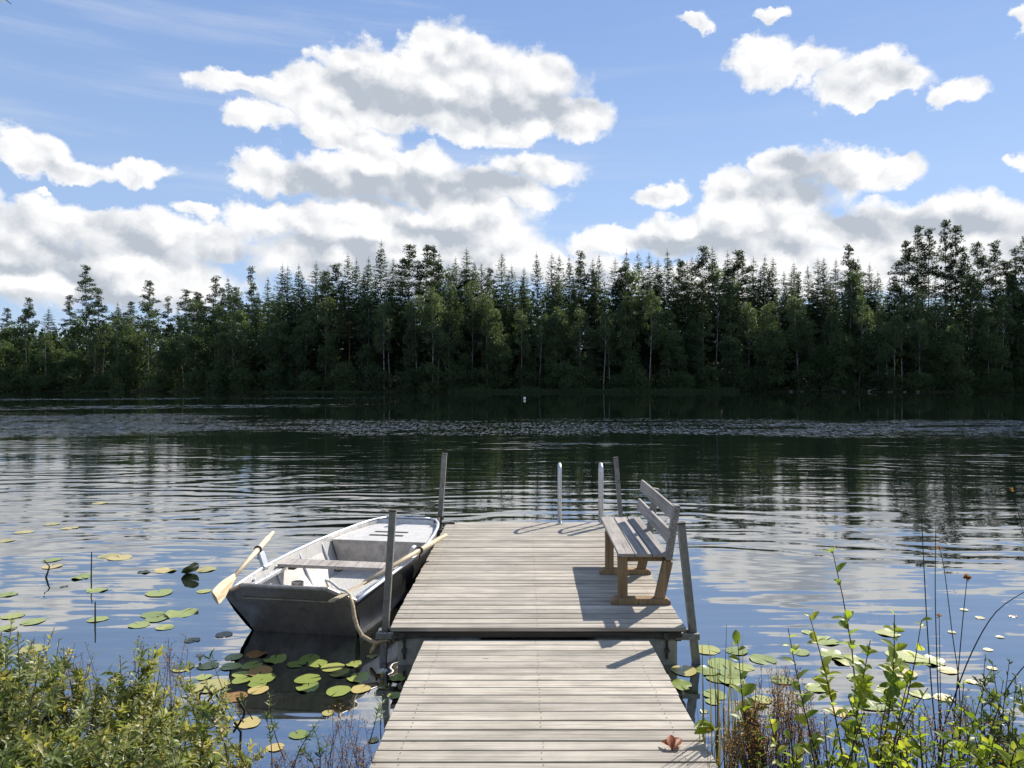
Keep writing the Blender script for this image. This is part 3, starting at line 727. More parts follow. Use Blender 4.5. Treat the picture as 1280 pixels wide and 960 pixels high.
def make_leafy(seed, name, H=17.0, bare=.35, rw=3.2, mat='birch', bark='bark_birch', lean=.03, nclump=42, per=85, ls=.30, weep=.5):
    rng = np.random.default_rng(seed)
    root = thing(name, 'x', 'tree')
    tb, pts = trunk_mesh(H, .0065 * H, lean, rng, .93)
    C = []; D = []; RN = []
    for i in range(nclump):
        q = rng.uniform(0, 1) ** .9; z = H * (bare + (1 - bare) * q)
        Rb = rw * (math.sin(math.pi * min(1, .13 + q * .84)) ** .75) * math.sqrt(rng.uniform(.08, 1)); a = rng.uniform(0, 6.28)
        ctr = axis_at(pts, np.array([z]))[0]; end = np.array([ctr[0] + Rb * math.cos(a), ctr[1] + Rb * math.sin(a), z])
        st = max(0.2 * H, z - Rb * 1.1); s0 = axis_at(pts, np.array([st]))[0]
        if i % 2 == 0: tb.tube([(s0[0], s0[1], st), tuple((np.array([*s0, st]) + end) / 2 + np.array([0, 0, .25])), tuple(end)], [.03, .02, .008], 4)
        r = rng.uniform(.55, 1.15) * rw / 2.8
        n = int(per * r * rng.uniform(.7, 1.2)); c, d = clump(end, r, n, rng, rng.uniform(.7, 1.1))
        C.append(c); D.append(d + np.array([0, 0, -weep])); RN.append(np.clip(rng.normal(rng.uniform(.25, .75), .16, n), 0, 1))
    tb.build('trunk', M[bark], root)
    C, D, RN = map(np.concatenate, (C, D, RN)); n = len(C)
    V, Fc = spray_tris(C, D, rng.uniform(.7, 1.3, n) * ls, rng.uniform(.35, .6, n) * ls, .1, rng, 1.2)
    np_mesh('crown', V, Fc, np.repeat(RN, 4), M[mat], root)
    return root
PROTO = {'spruce': [make_spruce(1), make_spruce(2, 24, 3.2, .14), make_spruce(3, 24, 4.5, .06), make_spruce(4, 24, 3.6, .2)],
         'pine': [make_pine(11), make_pine(12, 27, .5, 2.8), make_pine(13, 27, .62, 3.4), make_pine(14, 27, .45, 2.5)],
         'birch': [make_leafy(21, 'birch_tree'), make_leafy(22, 'birch_tree', 17, .45, 2.7, lean=.08), make_leafy(23, 'birch_tree', 17, .28, 3.8), make_leafy(24, 'birch_tree', 17, .5, 2.3, lean=.05, nclump=34)],
         'alder': [make_leafy(31, 'alder_tree', 13, .10, 3.2, 'alderf', 'bark_dark', .04, 60, 90, .32, .1), make_leafy(32, 'alder_tree', 13, .06, 2.7, 'alderf', 'bark_dark', .06, 55, 90, .3, .1), make_leafy(33, 'alder_tree', 13, .14, 3.8, 'alderf', 'bark_dark', .03, 70, 90, .34, .1)],
         'shrub': [make_leafy(41, 'shore_shrub', 4.5, .02, 2.2, 'alderf', 'bark_dark', .05, 34, 80, .26, .1), make_leafy(42, 'shore_shrub', 4.5, .02, 2.6, 'alderf', 'bark_dark', .05, 40, 80, .26, .1)]}
BASEH = {'spruce': 24.0, 'pine': 27.0, 'birch': 17.0, 'alder': 13.0, 'shrub': 4.5}
used = set(); TREES = []
rt = random.Random(77)
def shore_y(x): return 150 + 3 * math.sin(x * .045) + 1.5 * math.sin(x * .13 + 1) + (6 * min(1, (-60 - x) / 30) if x < -60 else 0)
def plant(kind, px, top, back, v=None, wide=1.0, label=None):
    y = shore_y((px - VX) / F * 152) + back; x = (px - VX) / F * y
    y = shore_y(x) + back; x = (px - VX) / F * y
    gz = ground_z(x, y); zt = CAMZ - (top - HY) / F * y
    h = zt - gz + .15; ps = PROTO[kind]; i = rt.randrange(len(ps)) if v is None else v
    o = ps[i]
    if (kind, i) in used: o = copy_tree(o)
    used.add((kind, i))
    s = h / BASEH[kind]; sw = max(.7, min(1.15, s ** .6)) * wide
    o.location = (x, y, gz - .15); o.scale = (sw, sw, s); o.rotation_euler = (0, 0, rt.uniform(0, 6.28))
    TREES.append((kind, px, h, o, label, back))
# skyline, photo pixel of the top of each tree
SKYL = [('pine', 10, 386), ('pine', 37, 373), ('spruce', 61, 384), ('pine', 87, 370), ('pine', 108, 333, 0, 'tallest lone pine at the low far end of the forest'), ('pine', 121, 362), ('spruce', 147, 377), ('pine', 163, 378), ('pine', 188, 352, 1, 'second tallest pine above the low trees beyond the boat side'), ('pine', 211, 372), ('pine', 233, 363), ('pine', 247, 366), ('pine', 271, 347), ('spruce', 285, 345), ('pine', 313, 335),
 ('spruce', 335, 345), ('spruce', 353, 329), ('spruce', 360, 331), ('spruce', 374, 329), ('spruce', 395, 326), ('spruce', 410, 334), ('pine', 420, 332), ('spruce', 435, 317), ('spruce', 446, 322), ('spruce', 461, 320), ('spruce', 477, 299, 1, 'tallest spruce rising over the boat and its near post'), ('spruce', 491, 322), ('spruce', 503, 321), ('pine', 513, 307), ('pine', 533, 308), ('pine', 543, 310), ('spruce', 549, 313), ('spruce', 561, 339), ('pine', 570, 320), ('spruce', 583, 309), ('spruce', 593, 326), ('pine', 602, 328),
 ('spruce', 627, 315), ('spruce', 640, 331), ('spruce', 655, 333), ('spruce', 671, 314), ('spruce', 690, 315), ('spruce', 699, 318), ('pine', 711, 318), ('pine', 724, 316), ('pine', 741, 322), ('spruce', 749, 317), ('spruce', 769, 322), ('pine', 783, 311), ('spruce', 797, 314), ('spruce', 811, 315), ('pine', 822, 323), ('pine', 834, 311), ('pine', 848, 326), ('spruce', 859, 325), ('pine', 865, 320), ('pine', 880, 310), ('pine', 890, 308), ('spruce', 910, 313), ('pine', 924, 315), ('spruce', 928, 320), ('spruce', 942, 320), ('spruce', 956, 318),
 ('spruce', 966, 321), ('spruce', 980, 338), ('spruce', 992, 327), ('spruce', 1010, 331), ('spruce', 1022, 322), ('pine', 1030, 321), ('spruce', 1045, 322), ('pine', 1062, 308), ('spruce', 1073, 320), ('spruce', 1087, 328), ('spruce', 1098, 338), ('pine', 1118, 347), ('pine', 1131, 303), ('pine', 1147, 284, 0, 'tall paired pine beside the tallest crown of the forest'), ('pine', 1160, 288), ('pine', 1180, 277, 1, 'tallest pine crown of the whole far forest'), ('pine', 1193, 284), ('pine', 1207, 318), ('pine', 1220, 305), ('pine', 1244, 304), ('pine', 1258, 330), ('pine', 1270, 311), ('pine', 1284, 297), ('pine', 1300, 310), ('spruce', 1325, 318), ('pine', -14, 380), ('spruce', -40, 375)]
for s in SKYL:
    if s[0] == 'pine' and len(s) == 3 and 560 < s[1] < 1050 and s[1] % 4 != 0: s = ('spruce',) + s[1:]
    plant(s[0], s[1], s[2], rt.uniform(12, 20), s[3] if len(s) > 3 else None, rt.uniform(.8, 1.1), s[4] if len(s) > 4 else None)
def curve(px, pts): return float(np.interp(px, [p[0] for p in pts], [p[1] for p in pts]))
SKYC = [(200, 372), (270, 350), (320, 340), (400, 330), (470, 318), (540, 314), (640, 326), (720, 318), (830, 315), (920, 318), (1000, 328), (1060, 320), (1105, 345), (1140, 318), (1200, 310), (1280, 312), (1340, 320)]
FRONT = [(-60, 402), (0, 402), (60, 400), (130, 385), (200, 392), (260, 385), (320, 362), (380, 350), (440, 352), (520, 356), (600, 352), (660, 345), (740, 350), (820, 345), (900, 345), (1000, 358), (1080, 352), (1130, 362), (1200, 358), (1280, 350), (1340, 350)]
for i in range(58):      # conifers between the tallest ones
    px = 240 + i * 19 + rt.uniform(-9, 9); plant(rt.choice(['spruce', 'spruce', 'spruce', 'pine']), px, curve(px, SKYC) + rt.uniform(8, 34), rt.uniform(14, 24), None, rt.uniform(.8, 1.05))
for i in range(54):      # second rank, fills the skyline's lower half
    px = -40 + i * 26 + rt.uniform(-9, 9); plant(rt.choice(['spruce', 'spruce', 'spruce', 'birch']) if 320 < px < 1240 else rt.choice(['birch', 'birch', 'spruce', 'alder']), px, curve(px, FRONT) + rt.uniform(-16, 10), rt.uniform(8, 13))
for i in range(52):      # birches and alders at the front
    px = -40 + i * 26.5 + rt.uniform(-9, 9); plant(rt.choice(['birch', 'birch', 'birch', 'alder', 'pine']) if px > 320 else rt.choice(['birch', 'birch', 'alder']), px, curve(px, FRONT) + rt.uniform(18, 62), rt.uniform(3, 8))
for (px, top) in ((145, 400), (480, 378), (521, 370), (541, 362), (609, 370), (620, 388), (652, 390), (693, 398), (755, 392), (786, 380), (812, 365), (998, 372), (1038, 392), (1075, 372), (1110, 405), (1118, 395), (1150, 400), (1187, 410), (1236, 398), (58, 415), (118, 420), (290, 415)):
    plant('birch', px, top, rt.uniform(1.5, 3.5), rt.choice([1, 3]), .85)
for i in range(30):      # low alders over the water's edge
    px = -30 + i * 45.5 + rt.uniform(-18, 18); plant('alder', px, 425 + rt.uniform(-22, 24), rt.uniform(1.0, 3.0))
for i in range(36):
    px = -30 + i * 38 + rt.uniform(-14, 14); plant('shrub', px, 462 + rt.uniform(-8, 10), rt.uniform(.2, 1.2), None, 1.15)
# names of the places along the forest, found by what stands in front
MARK = [(-99, 'low end of the forest'), (170, 'low forest past the bushes'), (330, 'forest above the rowing boat'), (450, 'forest above the grey posts'), (580, 'forest straight beyond the platform'), (690, 'forest beyond the ladder rails'), (790, 'forest beyond the bench'), (900, 'forest past the bench'), (1020, 'forest above the alder sapling'), (1110, 'forest above the rush stems')]
def where(px):
    r = MARK[0][1]
    for q, t in MARK:
        if px >= q: r = t
    return r
LOOK = {('spruce', 1): 'dark pointed spruce on the skyline', ('spruce', 0): 'dark spruce in the middle', ('pine', 1): 'ragged crowned pine on the skyline', ('pine', 0): 'grey green pine in the front rank', ('birch', 1): 'green birch in the middle rank', ('birch', 0): 'slim white stemmed birch at the front', ('alder', 1): 'bushy alder in the middle rank', ('alder', 0): 'dark round alder at the water edge', ('shrub', 0): 'low dark shrub on the shoreline', ('shrub', 1): 'low dark shrub on the shoreline'}
bins = {}
for kind, px, h, o, label, back in TREES:
    rank = (1 if back > 11 else 0) if kind in ('spruce', 'pine') else (1 if back > 7.9 else 0)
    bins.setdefault((LOOK[(kind, rank)], where(px)), []).append((px, h, o, label))
for (look, place), lst in bins.items():
    lst.sort(key=lambda t: t[0]); n = len(lst)
    tall = max(range(n), key=lambda i: lst[i][1])
    for i, (px, h, o, label) in enumerate(lst):
        if n == 1: q = look + ', ' + place
        elif n <= 3: q = ['leftmost ', 'rightmost ' if n == 2 else 'middle ', 'rightmost '][i] + look + ', ' + place
        elif i == tall: q = 'tallest ' + look + ', ' + place
        elif i == 0: q = 'leftmost ' + look + ', ' + place
        elif i == n - 1: q = 'rightmost ' + look + ', ' + place
        else: q = 'one more ' + look + ', ' + place
        tag(o, label or q, 'shrub' if 'shrub' in look else 'tree', look.split(' on ')[0].split(' in ')[0].split(' at ')[0] + ' group, ' + place)
# brush under the trees and deeper wood behind, too many leaves and stems to count
n = 42000; x = RG.uniform(-160, 160, n); back = RG.uniform(.2, 14, n) ** 1.0
y = np.array([shore_y(a) for a in x]) + back
gz = np.array([ground_z(a, q) for a, q in zip(x, y)])
hh = (1.2 + 1.6 * np.abs(np.sin(x * .31) * np.sin(x * .11 + 2))) * (1 + .14 * back)
C = np.stack([x, y, gz + RG.uniform(0, 1, n) ** 1.2 * hh], -1)
V, Fc = spray_tris(C, unit(RG.normal(0, 1, (n, 3))), RG.uniform(.3, .65, n), RG.uniform(.12, .26, n), .1, RG, 1.2)
o = np_mesh('undergrowth', V, Fc, np.repeat(RG.uniform(0, .8, n), 4), M['alderf']); tag(o, 'dark brush under the trees along the far shore', 'undergrowth', kind='stuff')
n = 95000; x = np.concatenate([RG.uniform(-170, 170, 60000), RG.uniform(125, 260, 35000) * RG.choice([-1, 1], 35000)]); back = np.concatenate([RG.uniform(20, 60, 60000), RG.uniform(5, 50, 35000)]); y = 152 + back
pxx = x / y * F + VX
topz = np.array([CAMZ - (curve(p, FRONT) + 2 - HY) / F * 168 for p in pxx]) 
gz = np.array([ground_z(a, q) for a, q in zip(x, y)])
C = np.stack([x, y, gz + RG.uniform(0, 1, n) * np.maximum(2, topz - gz - 2 + 2.5 * np.sin(x * .9) * np.sin(y * .7))], -1)
V, Fc = spray_tris(C, unit(RG.normal(0, 1, (n, 3))), RG.uniform(.7, 1.5, n), RG.uniform(.3, .6, n), .3, RG, 1.2)
o = np_mesh('deep_forest', V, Fc, np.repeat(RG.uniform(0, .6, n), 4), M['spruce']); tag(o, 'deep dark wood behind the shore trees', 'forest', kind='stuff')
# reeds in front of the far shore
M['reed'] = leafmat('far reeds', [(0, (.03, .05, .022)), (1, (.07, .095, .04))], .3, .7, .1)
n = 5200; px = np.concatenate([RG.uniform(560, 925, 4000), RG.uniform(330, 466, 900), RG.uniform(100, 155, 300)])
y = np.array([shore_y((p - VX) / F * 150) for p in px]) - RG.uniform(-.5, 2.6, n); x = (px - VX) / F * y
B = np.stack([x, y, np.full(n, -.1)], -1); hh = np.where(px > 500, RG.uniform(.7, 1.35, n) * (.65 + .35 * np.sin(px * .05) ** 2), RG.uniform(.25, .5, n))
V, Fc, ix = leaves(B, np.stack([RG.normal(0, .12, n), RG.normal(0, .1, n), np.ones(n)], -1), np.tile([0, -1.0, 0], (n, 1)), hh, np.full(n, .07), ((0, 1), (.6, .8), (1, .1)), .1, .1)
o = np_mesh('reeds', V, Fc, RG.uniform(0, 1, n)[ix], M['reed']); tag(o, 'pale green reed strip along the far shore', 'reeds', kind='stuff')
b = MB(); a = P(1085, 489, 149); c = P(1096, 486, 149.5); b.tube([a, (a + c) / 2 + Vector((0, 0, .1)), c], [.13, .10, .06], 8)
o = b.build('fallen_log', M['bark_birch'], loc=a); tag(o, 'pale fallen log lying at the far water edge', 'log')
b = MB(); c = PZ(655.5, 498.5, .1)
b.loft([[c + Vector((r * math.cos(t), r * math.sin(t), z)) for t in np.linspace(0, 6.2832, 13)] for r, z in ((.02, .20), (.09, .18), (.14, .08), (.14, -.05), (.08, -.15))])
M['buoy'] = plain('white buoy paint', (.6, .6, .58), (.8, .8, .78), 4, .5, .3, .05)
o = b.build('buoy', M['buoy'], loc=c, smooth=True); tag(o, 'small white buoy floating near the far shore', 'buoy')
b = MB()
for i in range(14):
    q = rt.uniform(0, 1); px = rt.choice([1000, 1020, 1040, 1120, 1160, 20, 80]) + rt.uniform(-15, 15); y = shore_y((px - VX) / F * 150) - .2
    if i > 8: break
    bb = MB(); r = rt.uniform(.25, .6); c = Vector(((px - VX) / F * y, y, .05))
    bb.loft([[c + Vector((r * k * math.cos(t) * rt.uniform(.85, 1.15), r * k * math.sin(t) * .8, z * r)) for t in np.linspace(0, 6.2832, 9)] for k, z in ((.15, .62), (.65, .5), (1, .1), (.9, -.5))])
    M.setdefault('rock', plain('grey shore rock', (.06, .055, .05), (.2, .19, .17), 3, .9, .2, .5))
    o = bb.build('shore_rock', M['rock'], loc=c); tag(o, 'grey boulder at the far water edge below the trees', 'rock', 'boulders along the far shore')
# ---------------------------------------------------------------- water lilies
LP = random.Random(4)
def pad_mat(name, stops):
    m, nt, b, o = new_mat(name)
    r = nd(nt, 'ShaderNodeObjectInfo')
    n1 = noise(nt, coords(nt), 14, 5, .65); n2 = noise(nt, coords(nt), 60, 3, .6)
    f = mth(nt, 'ADD', mth(nt, 'MULTIPLY', r.outputs['Random'], .5), mth(nt, 'ADD', mth(nt, 'MULTIPLY', n1, .45), mth(nt, 'MULTIPLY', n2, .15)))
    col = ramp(nt, f, stops)
    sp_ = maprange(nt, noise(nt, coords(nt), 38, 4, .7), .63, .72, 0, .8)
    col = mix(nt, sp_, col, (.10, .065, .025)); nt.links.new(col, b.inputs['Base Color'])
    b.inputs['Roughness'].default_value = .3; b.inputs['Specular IOR Level'].default_value = .6
    tx = nd(nt, 'ShaderNodeBump', Strength=.3, Distance=.004); nt.links.new(n1, tx.inputs['Height']); nt.links.new(tx.outputs[0], b.inputs['Normal'])
    return m
M['pad_g'] = pad_mat('green lily pad', [(.2, (.12, .17, .035)), (.55, (.26, .30, .07)), (.9, (.42, .40, .12))])
M['pad_y'] = pad_mat('yellowing lily pad', [(.2, (.28, .27, .08)), (.6, (.46, .38, .13)), (.9, (.52, .36, .14))])
M['pad_o'] = pad_mat('copper lily pad', [(.2, (.22, .10, .03)), (.6, (.36, .18, .06)), (.9, (.42, .27, .10))])
M['pad_d'] = pad_mat('dark sunken lily pad', [(.2, (.02, .03, .012)), (.6, (.05, .06, .022)), (.9, (.08, .08, .03))])
def pad_mesh(seed, ruffle):
    rn = random.Random(seed); b = MB(); n = 26; rows = []
    gap = rn.uniform(.05, .14); ph = rn.uniform(0, 6)
    for r_, in ((.02,), (.35,), (.7,), (.93,), (1.0,)):
        row = []
        for k in range(n + 1):
            a = gap + (2 * math.pi - 2 * gap * (1 - .0)) * k / n
            rr = r_ * (1 + .035 * math.sin(3 * a + ph) + .02 * math.sin(7 * a + ph))
            z = .006 + ruffle * (.03 * r_ ** 3 * math.sin(2 * a + ph) + .02 * r_ ** 4 * math.sin(5 * a)) + .01 * r_ ** 4
            row.append((rr * math.cos(a), rr * math.sin(a) * .92, z))
        rows.append(row)
    b.loft(rows); return b
PADM = [pad_mesh(i, (.3, .6, 1.2, 2.6, .2)[i % 5]) for i in range(7)]
PCACHE = {}
def pad(px, py, wpx, mat, label, group, tilt=0.0, z=.004, ruff=None):
    c = PZ(px, py, z); rad_ = wpx / 2 / F * c.y
    k = LP.randrange(len(PADM)) if ruff is None else ruff
    if (k, mat) not in PCACHE:
        o = PADM[k].build('lily_pad', M[mat], smooth=True); PCACHE[(k, mat)] = o.data
    else:
        o = bpy.data.objects.new('lily_pad', PCACHE[(k, mat)]); COL.objects.link(o)
    o.location = c; o.scale = (rad_, rad_, max(.05, rad_)); o.rotation_euler = (tilt, LP.uniform(-.02, .02), LP.uniform(0, 6.28)) if not tilt else (tilt, tilt * .5, LP.uniform(-.6, .6))
    if tilt: o.location.z += rad_ * abs(math.sin(tilt)) * .8
    tag(o, label, 'lily pad', group); return o
G1 = 'lily pads in the dark reflection below the boat bow'
bowp = [(292.6, 821, 23, 'g'), (321, 817.5, 26, 'o', 'copper brown pad farthest out in the dark reflection below the bow'), (344, 824, 30, 'g', 'clean round green pad beside the farthest copper pad'), (288.6, 833, 26, 'g'), (315, 831.6, 26, 'g'), (301, 843, 22, 'g'), (325, 838.6, 32, 'o', 'copper brown pad crowded between green pads below the bow'), (301.5, 850, 23, 'g'), (329, 848, 33, 'g', 'largest green pad in the crowded bunch below the bow'), (322, 855, 24, 'g'), (323, 862.5, 26, 'y', 'yellowish pad at the near edge of the bow reflection'),
 (387, 823, 27, 'g'), (370, 830, 24, 'g'), (397, 829, 25, 'g'), (415.6, 834, 29, 'g'), (427, 841.4, 29, 'd', 'grey green half sunk pad near the post reflection'), (442.6, 830, 21, 'g'), (448, 847, 30, 'g'), (385, 848.7, 32, 'g', 'ruffled green pad alone near the middle of the bow reflection'), (384.7, 859, 30, 'g', 'pad with a shaded stripe nearest the bank below the bow'), (423, 863.7, 32, 'g'), (451, 861, 26, 'y', 'tattered yellow pad among green ones near the ramp'), (465, 820, 13, 'g', 'tiny green pad under the rope tail'), (496, 847.5, 22, 'g', 'green pad against the side of the ramp'), (494, 869, 20, 'g'), (467, 925, 14, 'y', 'pale pad touching the ramp edge near the bank')]
for q in bowp: pad(*q[:3], 'pad_' + q[3], q[4] if len(q) > 4 else ('green lily pad in the bunch below the bow corner' if q[0] < 350 else 'green lily pad in the shade between bow and ramp'), G1 if q[0] < 350 else 'lily pads between the bow and the ramp')
G2 = 'lily pads scattered on the open water beside the bushes'
for q in [(228, 834, 30, 'g', 'single green pad out from the leafy bushes'), (261, 832, 26, 'g', 'green pad under the small white flower'), (255, 846, 20, 'g'), (263, 857, 44, 'y', 'large yellow pad among bent dead stems'), (292.6, 871, 32, 'o', 'curled orange pad by the bent stems'), (256, 888, 18, 'g'), (309, 903, 34, 'y', 'big flat yellow green pad nearest the bank'), (280, 793, 22, 'd', 'dark sunken pad beside the boat bow'), (240, 800, 20, 'd', 'dark sunken pad out from the boat bow'), (262, 906, 16, 'd'), (344, 934, 22, 'y', 'yellow pad behind the small leafy sprig'), (373, 918, 24, 'g', 'faded green pad between the sprigs'), (410, 891, 16, 'y', 'small pale pad lifted on a stalk'), (207, 783.5, 20, 'g'),
  (16, 770, 26, 'g'), (41, 777, 28, 'g'), (122, 774, 24, 'g'), (191, 768, 28, 'g'), (196, 773, 28, 'g'), (227, 766, 40, 'g', 'widest green pad between bushes and boat'), (174, 781, 26, 'g'), (206, 784, 22, 'g'), (40, 811, 32, 'y', 'wide yellowish pad behind the tallest leafy bush'), (8, 785, 24, 'g')]:
    pad(*q[:3], 'pad_' + q[3], q[4] if len(q) > 4 else ('small green pad floating close behind the bushes' if q[1] > 800 else 'green pad floating between the bushes and the boat'), G2)
for q in [(10, 743, 22, 'g'), (7, 676, 20, 'y'), (87, 660, 20, 'y'), (30, 665, 22, 'y'), (65, 655, 18, 'y'), (150, 697, 30, 'y'), (102, 721, 26, 'g'), (65, 700, 22, 'g'), (65, 708, 24, 'y'), (122, 737.5, 24, 'g'), (199, 741, 34, 'g'), (207, 713, 26, 'y'), (257, 712, 26, 'y'), (255, 739, 18, 'g'), (125, 629, 18, 'y'), (136, 695, 26, 'y'), (80, 733, 10, 'd'), (180, 715, 16, 'd')]:
    pad(*q[:3], 'pad_' + q[3], ('faded yellow pad far out on the open lake' if q[3] == 'y' else 'flat green pad far out on the open lake' if q[3] == 'g' else 'dark little pad far out on the open lake'), 'lily pads far out on the open lake')
pad(238, 717, 22, 'pad_g', 'dark green pad standing on edge beside the boat', None, tilt=-.75, z=.01, ruff=3)
for q in [(855, 838, 40, 'y', 'yellow tattered pad against the near float'), (850, 856, 36, 'g', 'green pad tucked under the ramp edge'), (883, 812, 40, 'g', 'green pad just past the leaning post'), (921, 813.6, 34, 'g', 'pale pad behind the small sapling tip'), (902, 830, 44, 'g'), (885, 839, 36, 'g'), (917, 842, 40, 'g'), (915, 850, 42, 'g'), (893, 868, 36, 'g'), (891, 877, 22, 'g'), (953, 824, 40, 'g'), (977.5, 850, 34, 'g'), (895, 848, 30, 'g'), (930, 834, 30, 'g'), (880, 889, 12, 'y'), (953, 874, 30, 'g')]:
    pad(q[0], q[1], q[2] * .85, 'pad_' + q[3], q[4] if len(q) > 4 else 'pale green pad in the overlapping raft beside the ramp', 'raft of pads beside the ramp')
for q in [(1060, 825, 48, 'g'), (1040, 818, 40, 'g'), (1132, 820, 54, 'g', 'broad pale pad behind the dark rush stems'), (1165, 826, 40, 'g'), (1125, 841, 50, 'y', 'tan brown pad behind the alder sapling'), (1074, 848, 36, 'g'), (1110, 791, 36, 'g'), (1087, 880, 50, 'g'), (1032, 801, 40, 'g'), (1185, 838, 30, 'y'), (1110, 862, 34, 'g'), (1010, 790, 20, 'g'), (1225, 772, 14, 'y'), (1235, 812, 14, 'y'), (1266, 770, 12, 'o', 'small brown pad alone on the blue water'), (1205, 762, 12, 'y'), (1190, 790, 12, 'y'), (1250, 796, 12, 'y'), (1020, 860, 34, 'g'), (1000, 815, 30, 'g'), (1150, 868, 30, 'g'), (1050, 890, 34, 'y'), (1240, 835, 16, 'y'), (1215, 852, 18, 'y'), (1180, 872, 30, 'y')]:
    pad(q[0], q[1], q[2] * .82, 'pad_' + q[3], q[4] if len(q) > 4 else ('pale pad in the raft behind the alder sapling' if q[2] > 19 else 'tiny yellow pad on the water past the rush stems'), 'raft of pads behind the sapling' if q[2] > 19 else 'tiny pads past the rush stems')
M['petal'] = leafmat('white lily petals', [(0, (.72, .72, .68)), (1, (.82, .82, .78))], .3, .5, .2, boost=1.0)
M['pistil'] = plain('yellow lily heart', (.5, .34, .05), (.7, .5, .1), 20, .7)
for (px, py, lb) in ((478, 846, 'white water lily flower beside the ramp and post reflection'), (250, 826, 'small white water lily flower by the bushes')):
    t = thing('water_lily', lb, 'flower', PZ(px, py, .01)); c = Vector(t.location)
    for ring_, (nn, elv, L_) in enumerate(((7, .35, .055), (6, .8, .048), (4, 1.2, .035))):
        a = np.array([k * 6.283 / nn + ring_ * .4 for k in range(nn)])
        D = np.stack([np.cos(a) * math.cos(elv), np.sin(a) * math.cos(elv), np.full(nn, math.sin(elv))], -1); N = np.stack([-np.cos(a) * math.sin(elv), -np.sin(a) * math.sin(elv), np.full(nn, math.cos(elv))], -1)
        V, Fc, ix = leaves(np.tile([0, 0, .02], (nn, 1)), D, N, np.full(nn, L_), np.full(nn, L_ * .42), fold=.25, curl=-.2)
        if ring_ == 0: VV, FF = [V], [Fc]
        else: FF.append(Fc + sum(len(q) for q in VV)); VV.append(V)
    VV = np.concatenate(VV); FF = np.concatenate(FF); np_mesh('petals', VV, FF, np.full(len(VV), .5), M['petal'], t)
    b = MB(); b.tube([(0, 0, 0), (0, 0, .02), (0, 0, .032)], [.008, .012, .006], 8); b.build('heart', M['pistil'], t)

# ---------------------------------------------------------------- plants on the near bank
M['myrtle'] = leafmat('bog myrtle leaves', [(0, (.045, .08, .02)), (.4, (.13, .175, .055)), (.75, (.26, .28, .105)), (1, (.40, .36, .15))], .44, .40, .4, boost=1.65)
M['alder'] = leafmat('fresh alder leaves', [(0, (.09, .14, .025)), (.5, (.19, .26, .04)), (1, (.33, .36, .07))], .52, .4, .3, boost=1.8)
M['willow'] = leafmat('narrow sprig leaves', [(0, (.04, .08, .02)), (.6, (.11, .17, .045)), (1, (.26, .25, .08))], .42, .4, .35)
M['heather'] = leafmat('dry reddish flower heads', [(0, (.22, .09, .045)), (.5, (.40, .22, .12)), (1, (.55, .42, .26))], .55, .8, .1, boost=1.0)
M['sedge'] = leafmat('sedge blades', [(0, (.05, .085, .018)), (.6, (.16, .17, .05)), (1, (.30, .19, .07))], .35, .5, .3)
M['stem'] = plain('brown woody stems', (.035, .022, .015), (.12, .075, .05), 30, .8, .2, .3)
M['rush'] = plain('dark rush stems', (.008, .010, .008), (.03, .032, .02), 25, .6, .3, .2)
M['deadleaf'] = leafmat('red brown dead leaf', [(0, (.16, .04, .015)), (1, (.32, .10, .035))], .35, .5, .3, boost=1.1)
M['greenleaf'] = leafmat('fresh yellow green leaf', [(0, (.18, .24, .03)), (1, (.24, .28, .05))], .45, .4, .3)
def stemline(a, tip, rng, k=7, bow_=.06):
    a, tip = Vector(a), Vector(tip); L = (tip - a).length
    o = Vector(rng.normal(0, bow_ * L, 3)); o.z = abs(o.z) * .4
    return [a.lerp(tip, i / (k - 1)) + o * math.sin(math.pi * i / (k - 1)) for i in range(k)]
def sample_line(pts, ts):
    P_ = np.array([list(p) for p in pts]); u = np.linspace(0, 1, len(P_))
    pos = np.stack([np.interp(ts, u, P_[:, i]) for i in range(3)], -1)
    d = np.stack([np.interp(np.minimum(ts + .04, 1), u, P_[:, i]) - np.interp(np.maximum(ts - .04, 0), u, P_[:, i]) for i in range(3)], -1)
    return pos, unit(d)
